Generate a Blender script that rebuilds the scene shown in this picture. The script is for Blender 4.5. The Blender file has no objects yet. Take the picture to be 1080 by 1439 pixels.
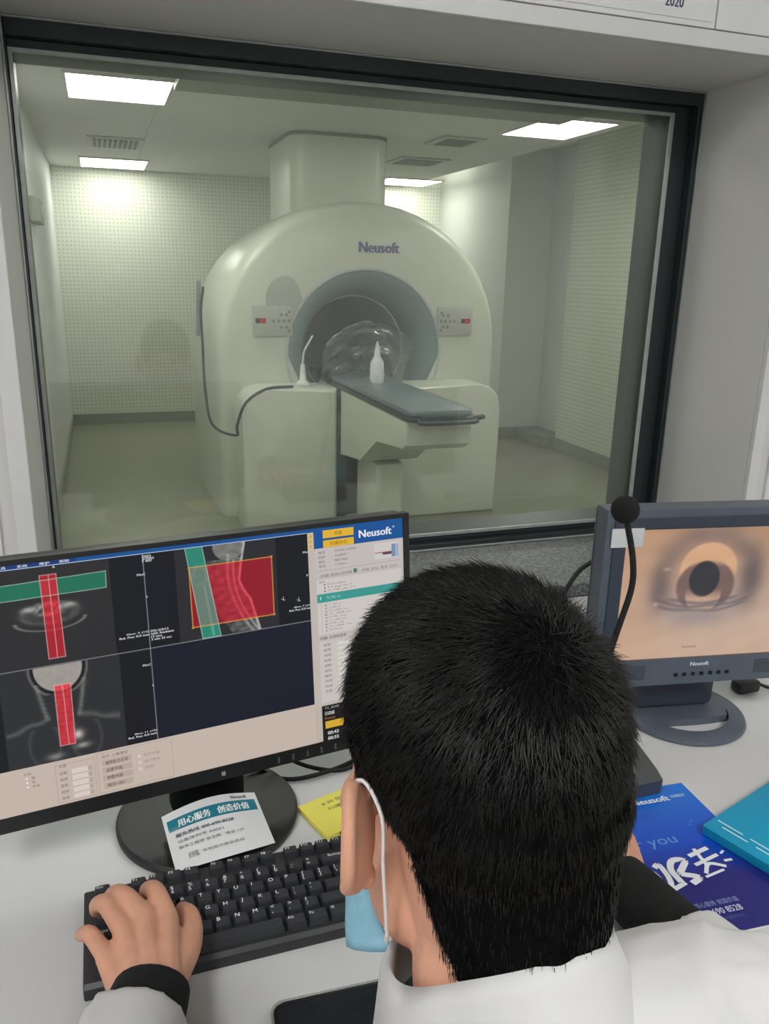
import bpy, bmesh, math, random
import numpy as np
from mathutils import Vector, Matrix, noise
from mathutils.bvhtree import BVHTree

random.seed(7); RNG = np.random.default_rng(7)
S = bpy.context.scene
COL = S.collection
V = Vector
PI = math.pi

# ------------------------------------------------------------------ helpers
def lin(c):
    c = c / 255.0
    return c / 12.92 if c <= 0.04045 else ((c + 0.055) / 1.055) ** 2.4
def rgb(r, g, b): return (lin(r), lin(g), lin(b), 1.0)

def mat(name, col, rough=0.5, metal=0.0, spec=0.5, vary=0.06, scale=30.0, bump=0.0, bscale=200.0, sheen=0.0, sss=0.0, coat=0.0):
    m = bpy.data.materials.new(name); m.use_nodes = True
    nt = m.node_tree; b = nt.nodes['Principled BSDF']
    b.inputs['Roughness'].default_value = rough; b.inputs['Metallic'].default_value = metal
    b.inputs['Specular IOR Level'].default_value = spec
    if coat: b.inputs['Coat Weight'].default_value = coat
    if sheen: b.inputs['Sheen Weight'].default_value = sheen
    if sss:
        b.inputs['Subsurface Weight'].default_value = sss
        b.inputs['Subsurface Radius'].default_value = (0.012, 0.005, 0.003)
        b.inputs['Subsurface Scale'].default_value = 0.6
    tc = nt.nodes.new('ShaderNodeTexCoord')
    n = nt.nodes.new('ShaderNodeTexNoise'); n.inputs['Scale'].default_value = scale; n.inputs['Detail'].default_value = 4
    nt.links.new(tc.outputs['Object'], n.inputs['Vector'])
    r = nt.nodes.new('ShaderNodeValToRGB')
    r.color_ramp.elements[0].color = tuple(min(1, c * (1 - vary)) for c in col[:3]) + (1,)
    r.color_ramp.elements[1].color = tuple(min(1, c * (1 + vary)) for c in col[:3]) + (1,)
    r.color_ramp.elements[0].position = 0.3; r.color_ramp.elements[1].position = 0.7
    nt.links.new(n.outputs['Fac'], r.inputs['Fac']); nt.links.new(r.outputs['Color'], b.inputs['Base Color'])
    if bump:
        n2 = nt.nodes.new('ShaderNodeTexNoise'); n2.inputs['Scale'].default_value = bscale; n2.inputs['Detail'].default_value = 3
        nt.links.new(tc.outputs['Object'], n2.inputs['Vector'])
        bp = nt.nodes.new('ShaderNodeBump'); bp.inputs['Strength'].default_value = bump; bp.inputs['Distance'].default_value = 0.002
        nt.links.new(n2.outputs['Fac'], bp.inputs['Height']); nt.links.new(bp.outputs['Normal'], b.inputs['Normal'])
    return m

def emit(name, col, strength):
    m = bpy.data.materials.new(name); m.use_nodes = True
    nt = m.node_tree; nt.nodes.clear()
    o = nt.nodes.new('ShaderNodeOutputMaterial'); e = nt.nodes.new('ShaderNodeEmission')
    e.inputs['Color'].default_value = col; e.inputs['Strength'].default_value = strength
    nt.links.new(e.outputs[0], o.inputs[0]); return m

def attr_mat(name, emission=None, rough=0.4):
    """printed ink or lit pixels: colour comes from the picture's own colour layer"""
    m = bpy.data.materials.new(name); m.use_nodes = True
    nt = m.node_tree; b = nt.nodes['Principled BSDF']
    a = nt.nodes.new('ShaderNodeAttribute'); a.attribute_name = 'Col'
    b.inputs['Roughness'].default_value = rough
    if emission:
        b.inputs['Base Color'].default_value = (0.01, 0.01, 0.012, 1)
        nt.links.new(a.outputs['Color'], b.inputs['Emission Color']); b.inputs['Emission Strength'].default_value = emission
        b.inputs['Specular IOR Level'].default_value = 0.12
    else:
        nt.links.new(a.outputs['Color'], b.inputs['Base Color'])
    return m

def wmat(o):
    m = o.matrix_basis.copy()
    return wmat(o.parent) @ m if o.parent else m

def tag(o, label=None, cat=None, group=None, kind=None):
    if label: o['label'] = label
    if cat: o['category'] = cat
    if group: o['group'] = group
    if kind: o['kind'] = kind
    return o

def thing(name, label, cat, loc=(0, 0, 0), rotz=0.0, group=None, kind=None):
    o = bpy.data.objects.new(name, None); COL.objects.link(o)
    o.empty_display_size = 0.05
    o.location = loc; o.rotation_euler = (0, 0, rotz)
    return tag(o, label, cat, group, kind)

def obj(name, bm, m, parent=None, smooth=None, label=None):
    """link a bmesh / mesh given in world coordinates as one object"""
    if isinstance(bm, bpy.types.Mesh): me = bm; me.name = name
    else:
        me = bpy.data.meshes.new(name); bmesh.ops.recalc_face_normals(bm, faces=bm.faces) if not getattr(bm, 'keepn', False) else None
        bm.to_mesh(me); bm.free()
    ms = m if isinstance(m, (list, tuple)) else [m]
    for x in ms: me.materials.append(x)
    if smooth is not None:
        me.polygons.foreach_set('use_smooth', [True] * len(me.polygons))
        if smooth < 3: me.set_sharp_from_angle(angle=smooth)
    o = bpy.data.objects.new(name, me); COL.objects.link(o)
    if parent:
        o.parent = parent; me.transform(wmat(parent).inverted())
    else:
        co = np.empty(len(me.vertices) * 3); me.vertices.foreach_get('co', co); co = co.reshape(-1, 3)
        c = V(((co[:, 0].min() + co[:, 0].max()) / 2, (co[:, 1].min() + co[:, 1].max()) / 2, co[:, 2].min()))
        me.transform(Matrix.Translation(-c)); o.location = c
    if label: o['label'] = label
    return o

def BM(): return bmesh.new()
I4 = Matrix.Identity(4)

def box(bm, lo, hi, M=I4, bev=0.0, seg=2, mi=0):
    lo = V(lo); hi = V(hi)
    r = bmesh.ops.create_cube(bm, size=1.0)
    vs = r['verts']
    c = (lo + hi) / 2; d = hi - lo
    for v in vs: v.co = V((v.co.x * d.x + c.x, v.co.y * d.y + c.y, v.co.z * d.z + c.z))
    fs = set(f for v in vs for f in v.link_faces)
    if bev:
        es = list(set(e for v in vs for e in v.link_edges))
        rr = bmesh.ops.bevel(bm, geom=es, offset=bev, segments=seg, affect='EDGES', profile=0.5)
        vs = list(set(v for f in rr['faces'] for v in f.verts) | set(v for v in vs if v.is_valid))
        fs = set(f for v in vs for f in v.link_faces)
    for f in fs: f.material_index = mi
    for v in vs: v.co = M @ v.co
    return vs

def prism(bm, pts, z0, z1, M=I4, bev=0.0, mi=0, seg=2):
    """extrude the 2D outline pts from z0 to z1"""
    a = [bm.verts.new((p[0], p[1], z0)) for p in pts]; b = [bm.verts.new((p[0], p[1], z1)) for p in pts]
    n = len(pts); fs = [bm.faces.new(a[::-1]), bm.faces.new(b)]
    for i in range(n): fs.append(bm.faces.new((a[i], a[(i + 1) % n], b[(i + 1) % n], b[i])))
    vs = a + b
    if bev:
        es = list(fs[0].edges) + list(fs[1].edges)
        rr = bmesh.ops.bevel(bm, geom=es, offset=bev, segments=seg, affect='EDGES', profile=0.5)
        vs = list(set(v for v in vs if v.is_valid) | set(v for f in rr['faces'] for v in f.verts))
    for f in set(f for v in vs for f in v.link_faces): f.material_index = mi
    for v in vs: v.co = M @ v.co
    return vs

def rrect(x0, y0, x1, y1, r, n=6):
    out = []
    for cx, cy, a0 in ((x1 - r, y1 - r, 0), (x0 + r, y1 - r, 90), (x0 + r, y0 + r, 180), (x1 - r, y0 + r, 270)):
        for k in range(n + 1):
            a = math.radians(a0 + 90 * k / n); out.append((cx + r * math.cos(a), cy + r * math.sin(a)))
    return out

def crom(pts, n):
    """Catmull-Rom through pts, n steps per span; works on tuples of any length"""
    P = [np.array(p, float) for p in pts]; P = [2 * P[0] - P[1]] + P + [2 * P[-1] - P[-2]]
    out = []
    for i in range(1, len(P) - 2):
        for k in range(n):
            t = k / n
            out.append(0.5 * ((2 * P[i]) + (P[i + 1] - P[i - 1]) * t + (2 * P[i - 1] - 5 * P[i] + 4 * P[i + 1] - P[i + 2]) * t * t + (3 * P[i] - P[i - 1] - 3 * P[i + 1] + P[i + 2]) * t ** 3))
    out.append(P[-2]); return out

def tube(bm, pts, rad, seg=10, n=0, ref=None, ry=None, cap='round', mi=0):
    """tube of varying radius along pts (smoothed when n>0); ry gives a second radius across ref"""
    if not hasattr(rad, '__len__'): rad = [rad] * len(pts)
    if ry is None: ry = rad
    elif not hasattr(ry, '__len__'): ry = [ry] * len(pts)
    Q = [tuple(p) + (rad[i], ry[i]) for i, p in enumerate(pts)]
    if n: Q = crom(Q, n)
    P = [V(q[:3]) for q in Q]; R1 = [float(q[3]) for q in Q]; R2 = [float(q[4]) for q in Q]
    if cap == 'round':
        def ends(P, R1, R2):
            d = (P[0] - P[1]).normalized(); p0, a, b = P[0], R1[0], R2[0]; m = min(a, b); A, B, C_ = [], [], []
            for k in (3, 2, 1):
                t = k / 3.4 * PI / 2; A.append(p0 + d * m * math.sin(t)); B.append(a * math.cos(t)); C_.append(b * math.cos(t))
            return A + P, B + R1, C_ + R2
        P, R1, R2 = ends(P, R1, R2)
        P, R1, R2 = ends(P[::-1], R1[::-1], R2[::-1])
    N = len(P); rings = []
    T = [(P[min(i + 1, N - 1)] - P[max(i - 1, 0)]).normalized() for i in range(N)]
    up = V(ref) if ref is not None else (V((0, 0, 1)) if abs(T[0].z) < 0.9 else V((0, 1, 0)))
    for i in range(N):
        x = up - T[i] * up.dot(T[i])
        if x.length < 1e-6: x = T[i].orthogonal()
        x.normalize(); y = T[i].cross(x)
        if ref is None: up = x
        rings.append([bm.verts.new(P[i] + y * (R1[i] * math.cos(2 * PI * k / seg)) + x * (R2[i] * math.sin(2 * PI * k / seg))) for k in range(seg)])
    fs = []
    for i in range(N - 1):
        for k in range(seg): fs.append(bm.faces.new((rings[i][k], rings[i][(k + 1) % seg], rings[i + 1][(k + 1) % seg], rings[i + 1][k])))
    if cap: fs.append(bm.faces.new(rings[0][::-1])); fs.append(bm.faces.new(rings[-1]))
    for f in fs: f.material_index = mi

def ellipsoid(bm, c, r, M=I4, rot=None, u=20, v=12):
    res = bmesh.ops.create_uvsphere(bm, u_segments=u, v_segments=v, radius=1.0)
    L = Matrix.Translation(V(c)) @ (rot.to_4x4() if rot else I4) @ Matrix.Diagonal((r[0], r[1], r[2], 1))
    for w in res['verts']: w.co = M @ (L @ w.co)

def lathe(bm, prof, seg=48, M=I4, mi=0, close=False):
    rings = []
    for r, z in prof:
        rings.append([bm.verts.new(M @ V((r * math.cos(2 * PI * k / seg), r * math.sin(2 * PI * k / seg), z))) for k in range(seg)])
    fs = []
    n = len(rings)
    for i in range(n if close else n - 1):
        a, b = rings[i], rings[(i + 1) % n]
        for k in range(seg): fs.append(bm.faces.new((a[k], a[(k + 1) % seg], b[(k + 1) % seg], b[k])))
    if not close:
        if prof[0][0] > 1e-5: fs.append(bm.faces.new(rings[0][::-1]))
        if prof[-1][0] > 1e-5: fs.append(bm.faces.new(rings[-1]))
    for f in fs: f.material_index = mi

def fuse(bm, voxel, smooth=4, fac=0.5):
    """one continuous surface out of overlapping shapes"""
    me = bpy.data.meshes.new('tmp'); bmesh.ops.recalc_face_normals(bm, faces=bm.faces); bm.to_mesh(me); bm.free()
    o = bpy.data.objects.new('tmp', me); COL.objects.link(o)
    r = o.modifiers.new('r', 'REMESH'); r.mode = 'VOXEL'; r.voxel_size = voxel
    s = o.modifiers.new('s', 'SMOOTH'); s.iterations = smooth; s.factor = fac
    dg = bpy.context.evaluated_depsgraph_get(); dg.update()
    out = bpy.data.meshes.new_from_object(o.evaluated_get(dg))
    bpy.data.objects.remove(o); bpy.data.meshes.remove(me)
    return out

def mcoords(me):
    co = np.empty(len(me.vertices) * 3, dtype=np.float32); me.vertices.foreach_get('co', co); return co.reshape(-1, 3)
def mnormals(me):
    co = np.empty(len(me.vertices) * 3, dtype=np.float32); me.vertex_normals.foreach_get('vector', co); return co.reshape(-1, 3)

# ---- lettering and printed / lit pictures
_tc = {}
def glyphs(s):
    if s in _tc: return _tc[s]
    cu = bpy.data.curves.new('t', 'FONT'); cu.body = s; cu.resolution_u = 2; cu.size = 1.0
    o = bpy.data.objects.new('t', cu); COL.objects.link(o)
    dg = bpy.context.evaluated_depsgraph_get(); dg.update()
    me = bpy.data.meshes.new_from_object(o.evaluated_get(dg))
    vs = [(v.co.x, v.co.y) for v in me.vertices]; fs = [tuple(p.vertices) for p in me.polygons]
    bpy.data.objects.remove(o); bpy.data.curves.remove(cu); bpy.data.meshes.remove(me)
    xs = [v[0] for v in vs] or [0]; ys = [v[1] for v in vs] or [0]
    _tc[s] = (vs, fs, min(xs), min(ys), max(xs), max(ys)); return _tc[s]

class Sheet:
    """flat print / display in its own u (right), v (down) metres; polygons carry their own colour"""
    def __init__(s): s.v = []; s.f = []; s.c = []; s.k = 0
    def poly(s, pts, col, lift=None):
        if lift is None: s.k += 1; lift = s.k
        b = len(s.v); s.v += [(p[0], p[1], lift) for p in pts]; s.f.append(tuple(range(b, b + len(pts)))); s.c.append(col)
    def rect(s, u0, v0, u1, v1, col): s.poly([(u0, v1), (u1, v1), (u1, v0), (u0, v0)], col)
    def line(s, a, b, w, col):
        d = V((b[0] - a[0], b[1] - a[1])); d.normalize(); n = V((-d.y, d.x)) * w / 2
        s.poly([(a[0] + n.x, a[1] + n.y), (b[0] + n.x, b[1] + n.y), (b[0] - n.x, b[1] - n.y), (a[0] - n.x, a[1] - n.y)], col)
    def disc(s, c, r, col, n=20, r2=None):
        s.poly([(c[0] + r * math.cos(2 * PI * k / n), c[1] - (r2 or r) * math.sin(2 * PI * k / n)) for k in range(n)], col)
    def text(s, t, u, v, h, col, w=None, bold=0.0, rot=0.0):
        """left-bottom at u,v; height h of the glyph box; optional width w"""
        vs, fs, x0, y0, x1, y1 = glyphs(t)
        if not vs: return
        s.k += 1
        sy = h / max(1e-6, (y1 - y0)); sx = (w / (x1 - x0)) if w else sy
        ca, sa = math.cos(rot), math.sin(rot)
        for dx in ((-bold, 0, bold) if bold else (0,)):
            b = len(s.v); s.k += 1
            for x, y in vs:
                X = (x - x0) * sx + dx; Y = (y - y0) * sy
                s.v.append((u + X * ca - Y * sa, v - (X * sa + Y * ca), s.k))
            for f in fs: s.f.append(tuple(b + i for i in f)); s.c.append(col)
    def mesh(s, F, step=0.00003, base=0.0002):
        """F: 4x4 frame whose x is u, y is up, z faces the viewer"""
        me = bpy.data.meshes.new('sheet')
        me.from_pydata([F @ V((p[0], -p[1], base + p[2] * step)) for p in s.v], [], s.f)
        a = me.color_attributes.new('Col', 'FLOAT_COLOR', 'CORNER')
        cs = []
        for f, c in zip(s.f, s.c): cs += list(c) * len(f)
        a.data.foreach_set('color', cs); return me

def picture(F, w, h, nx, ny, fn, base=0.0001):
    """a lit picture: fine grid whose vertices carry colours from fn(U, V) (metres, v down) -> (...,3) in 0..255"""
    u = np.linspace(0, w, nx); v = np.linspace(0, h, ny); U, W = np.meshgrid(u, v)
    c = np.clip(fn(U, W), 0, 255) / 255.0
    c = np.where(c <= 0.04045, c / 12.92, ((c + 0.055) / 1.055) ** 2.4)
    Fm = np.array(F); P = np.stack([U, -W, np.full_like(U, base)], -1).reshape(-1, 3) @ Fm[:3, :3].T + Fm[:3, 3]
    i = np.arange(nx * ny).reshape(ny, nx)
    q = np.stack([i[1:, :-1], i[1:, 1:], i[:-1, 1:], i[:-1, :-1]], -1).reshape(-1, 4)
    me = bpy.data.meshes.new('pic'); me.vertices.add(len(P)); me.vertices.foreach_set('co', P.astype(np.float32).ravel())
    me.loops.add(q.size); me.loops.foreach_set('vertex_index', q.astype(np.int32).ravel())
    me.polygons.add(len(q)); me.polygons.foreach_set('loop_start', np.arange(0, q.size, 4, dtype=np.int32))
    me.update(calc_edges=True)
    a = me.color_attributes.new('Col', 'FLOAT_COLOR', 'POINT')
    a.data.foreach_set('color', np.concatenate([c, np.ones(c.shape[:2] + (1,))], -1).astype(np.float32).ravel())
    return me

def join(meshes):
    bm = BM()
    out = bpy.data.meshes.new('join')
    nv = sum(len(m.vertices) for m in meshes); co = np.concatenate([mcoords(m) for m in meshes])
    li, ls, cols = [], [], []
    vo = lo = 0
    for m in meshes:
        a = np.empty(len(m.loops), dtype=np.int32); m.loops.foreach_get('vertex_index', a)
        st = np.empty(len(m.polygons), dtype=np.int32); m.polygons.foreach_get('loop_start', st)
        ca = m.color_attributes['Col']; c = np.empty(len(ca.data) * 4, dtype=np.float32); ca.data.foreach_get('color', c); c = c.reshape(-1, 4)
        if ca.domain == 'POINT': c = c[a]
        li.append(a + vo); ls.append(st + lo); cols.append(c); vo += len(m.vertices); lo += len(a)
    li = np.concatenate(li); ls = np.concatenate(ls); cols = np.concatenate(cols)
    out.vertices.add(nv); out.vertices.foreach_set('co', co.ravel()); out.loops.add(len(li)); out.loops.foreach_set('vertex_index', li)
    out.polygons.add(len(ls)); out.polygons.foreach_set('loop_start', ls); out.update(calc_edges=True)
    at = out.color_attributes.new('Col', 'FLOAT_COLOR', 'CORNER'); at.data.foreach_set('color', cols.ravel()); bm.free()
    return out

def frame(o, x, y):
    x = V(x).normalized(); y = V(y); y = (y - x * y.dot(x)).normalized(); z = x.cross(y); o = V(o)
    return Matrix(((x.x, y.x, z.x, o.x), (x.y, y.y, z.y, o.y), (x.z, y.z, z.z, o.z), (0, 0, 0, 1)))

# ------------------------------------------------------------------ materials
M_wall = mat('wall_paint', rgb(222, 222, 222), 0.55, vary=0.02, scale=6)
M_reveal = mat('reveal_paint', rgb(212, 210, 208), 0.5, vary=0.03, scale=3)
M_trim = mat('trim_paint', rgb(212, 212, 212), 0.4, vary=0.02)
M_frame = mat('window_frame_metal', rgb(50, 58, 60), 0.35, 0.3, vary=0.1, scale=8)
M_steel = mat('pale_bead_metal', rgb(175, 180, 178), 0.35, 0.4, vary=0.1)
M_ceil = mat('ceiling_white', rgb(215, 216, 212), 0.6, vary=0.02)
M_desk = mat('desk_laminate', rgb(207, 208, 208), 0.38, vary=0.02, scale=5)
M_black = mat('black_plastic', rgb(24, 25, 27), 0.42, vary=0.12, bump=0.08, bscale=900)
M_black2 = mat('black_gloss_plastic', rgb(17, 18, 20), 0.3, vary=0.1)
M_key = mat('key_plastic', rgb(50, 52, 57), 0.5, vary=0.08)
M_white_ink = mat('white_legend_ink', rgb(245, 246, 250), 0.6)
M_bluegrey = mat('blue_grey_plastic', rgb(84, 91, 103), 0.42, vary=0.06, bump=0.05, bscale=900)
M_bluegrey_d = mat('dark_blue_grey_plastic', rgb(56, 62, 76), 0.35, vary=0.06)
M_rubber = mat('black_cable_rubber', rgb(14, 14, 15), 0.55)
M_foam = mat('black_foam', rgb(13, 13, 14), 0.95, bump=0.8, bscale=700)
M_paper = mat('white_paper', rgb(220, 221, 222), 0.7, vary=0.02)
M_yellow = mat('yellow_note_paper', rgb(240, 230, 104), 0.7, vary=0.03)
M_skin = mat('skin', rgb(216, 160, 134), 0.5, vary=0.07, scale=60, bump=0.1, bscale=500, sss=0.12)
M_nail = mat('fingernail', rgb(226, 182, 164), 0.3)
M_kbcase = mat('keyboard_case_plastic', rgb(46, 47, 50), 0.45, vary=0.1, bump=0.06, bscale=900)
M_ear = mat('white_elastic', rgb(235, 230, 230), 0.7)
M_mask = mat('mask_fabric', rgb(140, 190, 212), 0.8, vary=0.05, scale=150)
M_coat = mat('coat_cotton', rgb(206, 206, 207), 0.85, vary=0.03, scale=12, bump=0.25, bscale=60, sheen=0.1)
M_knit = mat('black_knit', rgb(17, 17, 19), 0.95, vary=0.15, bump=0.4, bscale=600)
M_pants = mat('dark_trouser_cloth', rgb(38, 42, 54), 0.9)
M_shoe = mat('black_shoe_leather', rgb(20, 20, 20), 0.4)
M_hair = mat('black_hair', rgb(13, 12, 13), 0.34, vary=0.3, scale=80, spec=0.55)
M_scalp = mat('hair_roots', rgb(17, 16, 17), 1.0, vary=0.3, scale=80, spec=0.0)
M_cyan = mat('cyan_card_cover', rgb(20, 155, 196), 0.4, vary=0.03)
M_white_line = mat('white_slot_print', rgb(225, 240, 245), 0.5)
M_gantry = mat('scanner_shell', rgb(212, 216, 202), 0.32, vary=0.015, scale=3)
M_gantry2 = mat('scanner_shell_grey', rgb(182, 186, 178), 0.35, vary=0.015, scale=3)
M_flare = mat('bore_flare_blue_grey', rgb(140, 158, 160), 0.22, vary=0.03)
M_bore = mat('bore_liner', rgb(195, 200, 202), 0.35, vary=0.05)
M_gap = mat('dark_recess_plastic', rgb(45, 50, 52), 0.6)
M_tabletop = mat('couch_top_grey', rgb(118, 130, 136), 0.3, vary=0.05)
M_tableedge = mat('couch_rail_dark', rgb(52, 62, 70), 0.35)
M_panel = mat('control_panel_grey', rgb(188, 190, 184), 0.5)
M_btn = mat('panel_button_grey', rgb(140, 144, 140), 0.5)
M_red = emit('red_led_digits', rgb(225, 45, 50), 0.7)
M_dark = mat('dark_display', rgb(50, 45, 45), 0.3)
M_floor = mat('vinyl_floor', rgb(132, 134, 113), 0.3, vary=0.05, scale=2)
M_base = mat('baseboard_grey', rgb(140, 142, 132), 0.5)
M_vent = mat('vent_metal', rgb(190, 192, 186), 0.5)
M_ventd = mat('vent_dark_slot', rgb(118, 120, 116), 0.7)
M_box = mat('grey_wall_box', rgb(130, 134, 124), 0.5)
M_logo = mat('violet_logo_print', rgb(112, 108, 160), 0.5)
M_flask = mat('translucent_white_plastic', rgb(225, 228, 226), 0.35)
M_ink = attr_mat('printed_ink', rough=0.5)
M_gloss_ink = attr_mat('glossy_print', rough=0.28)
M_screen = attr_mat('lit_display', 0.86, rough=0.35)
M_led = emit('led_diffuser', (1.0, 0.99, 0.97, 1), 24.5)
M_led2 = emit('scan_room_diffuser', (0.99, 1.0, 0.96, 1), 12.0)
M_led_fill = emit('added_fill_diffuser', (0.99, 1.0, 0.97, 1), 11.0)  # for the added out-of-view panels that brighten the scan room

def perforated():
    m = mat('perforated_acoustic_panel', rgb(222, 225, 212), 0.6, vary=0.01)
    nt = m.node_tree; b = nt.nodes['Principled BSDF']; ramp = b.inputs['Base Color'].links[0].from_node
    g = nt.nodes.new('ShaderNodeNewGeometry'); sx = nt.nodes.new('ShaderNodeSeparateXYZ'); nt.links.new(g.outputs['Position'], sx.inputs[0])
    def mth(op, a, bv=None):
        n = nt.nodes.new('ShaderNodeMath'); n.operation = op
        for i, x in enumerate((a, bv)):
            if x is None: continue
            if isinstance(x, (int, float)): n.inputs[i].default_value = x
            else: nt.links.new(x, n.inputs[i])
        return n.outputs[0]
    h = mth('ADD', sx.outputs['X'], sx.outputs['Y'])
    P = 0.034
    a = mth('SUBTRACT', mth('FRACT', mth('DIVIDE', h, P)), 0.5); c = mth('SUBTRACT', mth('FRACT', mth('DIVIDE', sx.outputs['Z'], P)), 0.5)
    r = mth('SQRT', mth('ADD', mth('MULTIPLY', a, a), mth('MULTIPLY', c, c)))
    hole = mth('LESS_THAN', r, 0.27)
    mx = nt.nodes.new('ShaderNodeMix'); mx.data_type = 'RGBA'
    nt.links.new(hole, mx.inputs[0]); nt.links.new(ramp.outputs['Color'], mx.inputs[6]); mx.inputs[7].default_value = rgb(196, 199, 187)
    nt.links.new(mx.outputs[2], b.inputs['Base Color']); return m
M_perf = perforated()

def granite():
    m = mat('speckled_stone', rgb(70, 72, 74), 0.35, vary=0.3, scale=90)
    nt = m.node_tree; b = nt.nodes['Principled BSDF']
    n = nt.nodes.new('ShaderNodeTexNoise'); n.inputs['Scale'].default_value = 160; n.inputs['Detail'].default_value = 8; n.inputs['Roughness'].default_value = 0.8
    tc = nt.nodes.new('ShaderNodeTexCoord'); nt.links.new(tc.outputs['Object'], n.inputs['Vector'])
    r = nt.nodes.new('ShaderNodeValToRGB'); e = r.color_ramp.elements
    e[0].position = 0.36; e[0].color = rgb(42, 44, 46); e[1].position = 0.66; e[1].color = rgb(168, 170, 168)
    x = e.new(0.5); x.color = rgb(92, 94, 95)
    nt.links.new(n.outputs['Fac'], r.inputs['Fac']); nt.links.new(r.outputs['Color'], b.inputs['Base Color'])
    bp = nt.nodes.new('ShaderNodeBump'); bp.inputs['Strength'].default_value = 0.35; bp.inputs['Distance'].default_value = 0.002
    nt.links.new(n.outputs['Fac'], bp.inputs['Height']); nt.links.new(bp.outputs['Normal'], b.inputs['Normal'])
    return m
M_stone = granite()

def glass(name, tint, refl, haze, ior=1.5, rough=0.0):
    m = bpy.data.materials.new(name); m.use_nodes = True; nt = m.node_tree; nt.nodes.clear()
    o = nt.nodes.new('ShaderNodeOutputMaterial'); t = nt.nodes.new('ShaderNodeBsdfTransparent'); t.inputs[0].default_value = tint
    g = nt.nodes.new('ShaderNodeBsdfGlossy'); g.inputs['Roughness'].default_value = rough
    d = nt.nodes.new('ShaderNodeBsdfDiffuse'); d.inputs[0].default_value = rgb(200, 206, 200)
    no = nt.nodes.new('ShaderNodeTexNoise'); no.inputs['Scale'].default_value = 3.5; no.inputs['Detail'].default_value = 6
    tc = nt.nodes.new('ShaderNodeTexCoord'); nt.links.new(tc.outputs['Object'], no.inputs['Vector'])
    mr = nt.nodes.new('ShaderNodeMapRange'); mr.inputs[3].default_value = haze * 0.5; mr.inputs[4].default_value = haze * 1.5
    nt.links.new(no.outputs['Fac'], mr.inputs[0])
    lw = nt.nodes.new('ShaderNodeLayerWeight'); lw.inputs[0].default_value = 0.5
    pw = nt.nodes.new('ShaderNodeMath'); pw.operation = 'POWER'; pw.inputs[1].default_value = 5; nt.links.new(lw.outputs['Facing'], pw.inputs[0])
    f0 = ((ior - 1) / (ior + 1)) ** 2
    mu = nt.nodes.new('ShaderNodeMath'); mu.operation = 'MULTIPLY_ADD'; mu.inputs[1].default_value = (1 - f0) * refl; mu.inputs[2].default_value = f0 * refl
    nt.links.new(pw.outputs[0], mu.inputs[0])
    m1 = nt.nodes.new('ShaderNodeMixShader'); m2 = nt.nodes.new('ShaderNodeMixShader')
    nt.links.new(mr.outputs[0], m1.inputs[0]); nt.links.new(t.outputs[0], m1.inputs[1]); nt.links.new(d.outputs[0], m1.inputs[2])
    nt.links.new(mu.outputs[0], m2.inputs[0]); nt.links.new(m1.outputs[0], m2.inputs[1]); nt.links.new(g.outputs[0], m2.inputs[2])
    nt.links.new(m2.outputs[0], o.inputs[0]); return m
M_glass = glass('lead_glass', (0.965, 0.975, 0.935, 1), 1.0, 0.06, 1.6)
M_film = glass('clear_wrapping_film', (0.97, 0.98, 0.98, 1), 3.5, 0.07, 1.5, 0.13)
M_clear = glass('clear_phone_case', (0.8, 0.8, 0.8, 1), 1.0, 0.25, 1.5, 0.1)

# ------------------------------------------------------------------ measures (metres; x right along the window wall, y into the scan room)
DESK = 0.75
WY0, WY1 = 1.31, 1.60                      # control-side wall face / window frame plane
WX0, WX1, WZ0, WZ1 = -0.119, 1.256, 0.838, 1.815   # clear opening of the niche
GX0, GX1, GZ0, GZ1 = -0.108, 1.193, 0.868, 1.769   # visible glass
FLZ, CEZ = 0.0, 2.27                       # scan room floor and ceiling
RX0, RX1, RY1 = -0.32, 3.66, 8.07

def structure(name, bm, m, parent=None, smooth=None):
    o = obj(name, bm, m, parent, smooth)
    if not parent: o['kind'] = 'structure'
    return o

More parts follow.
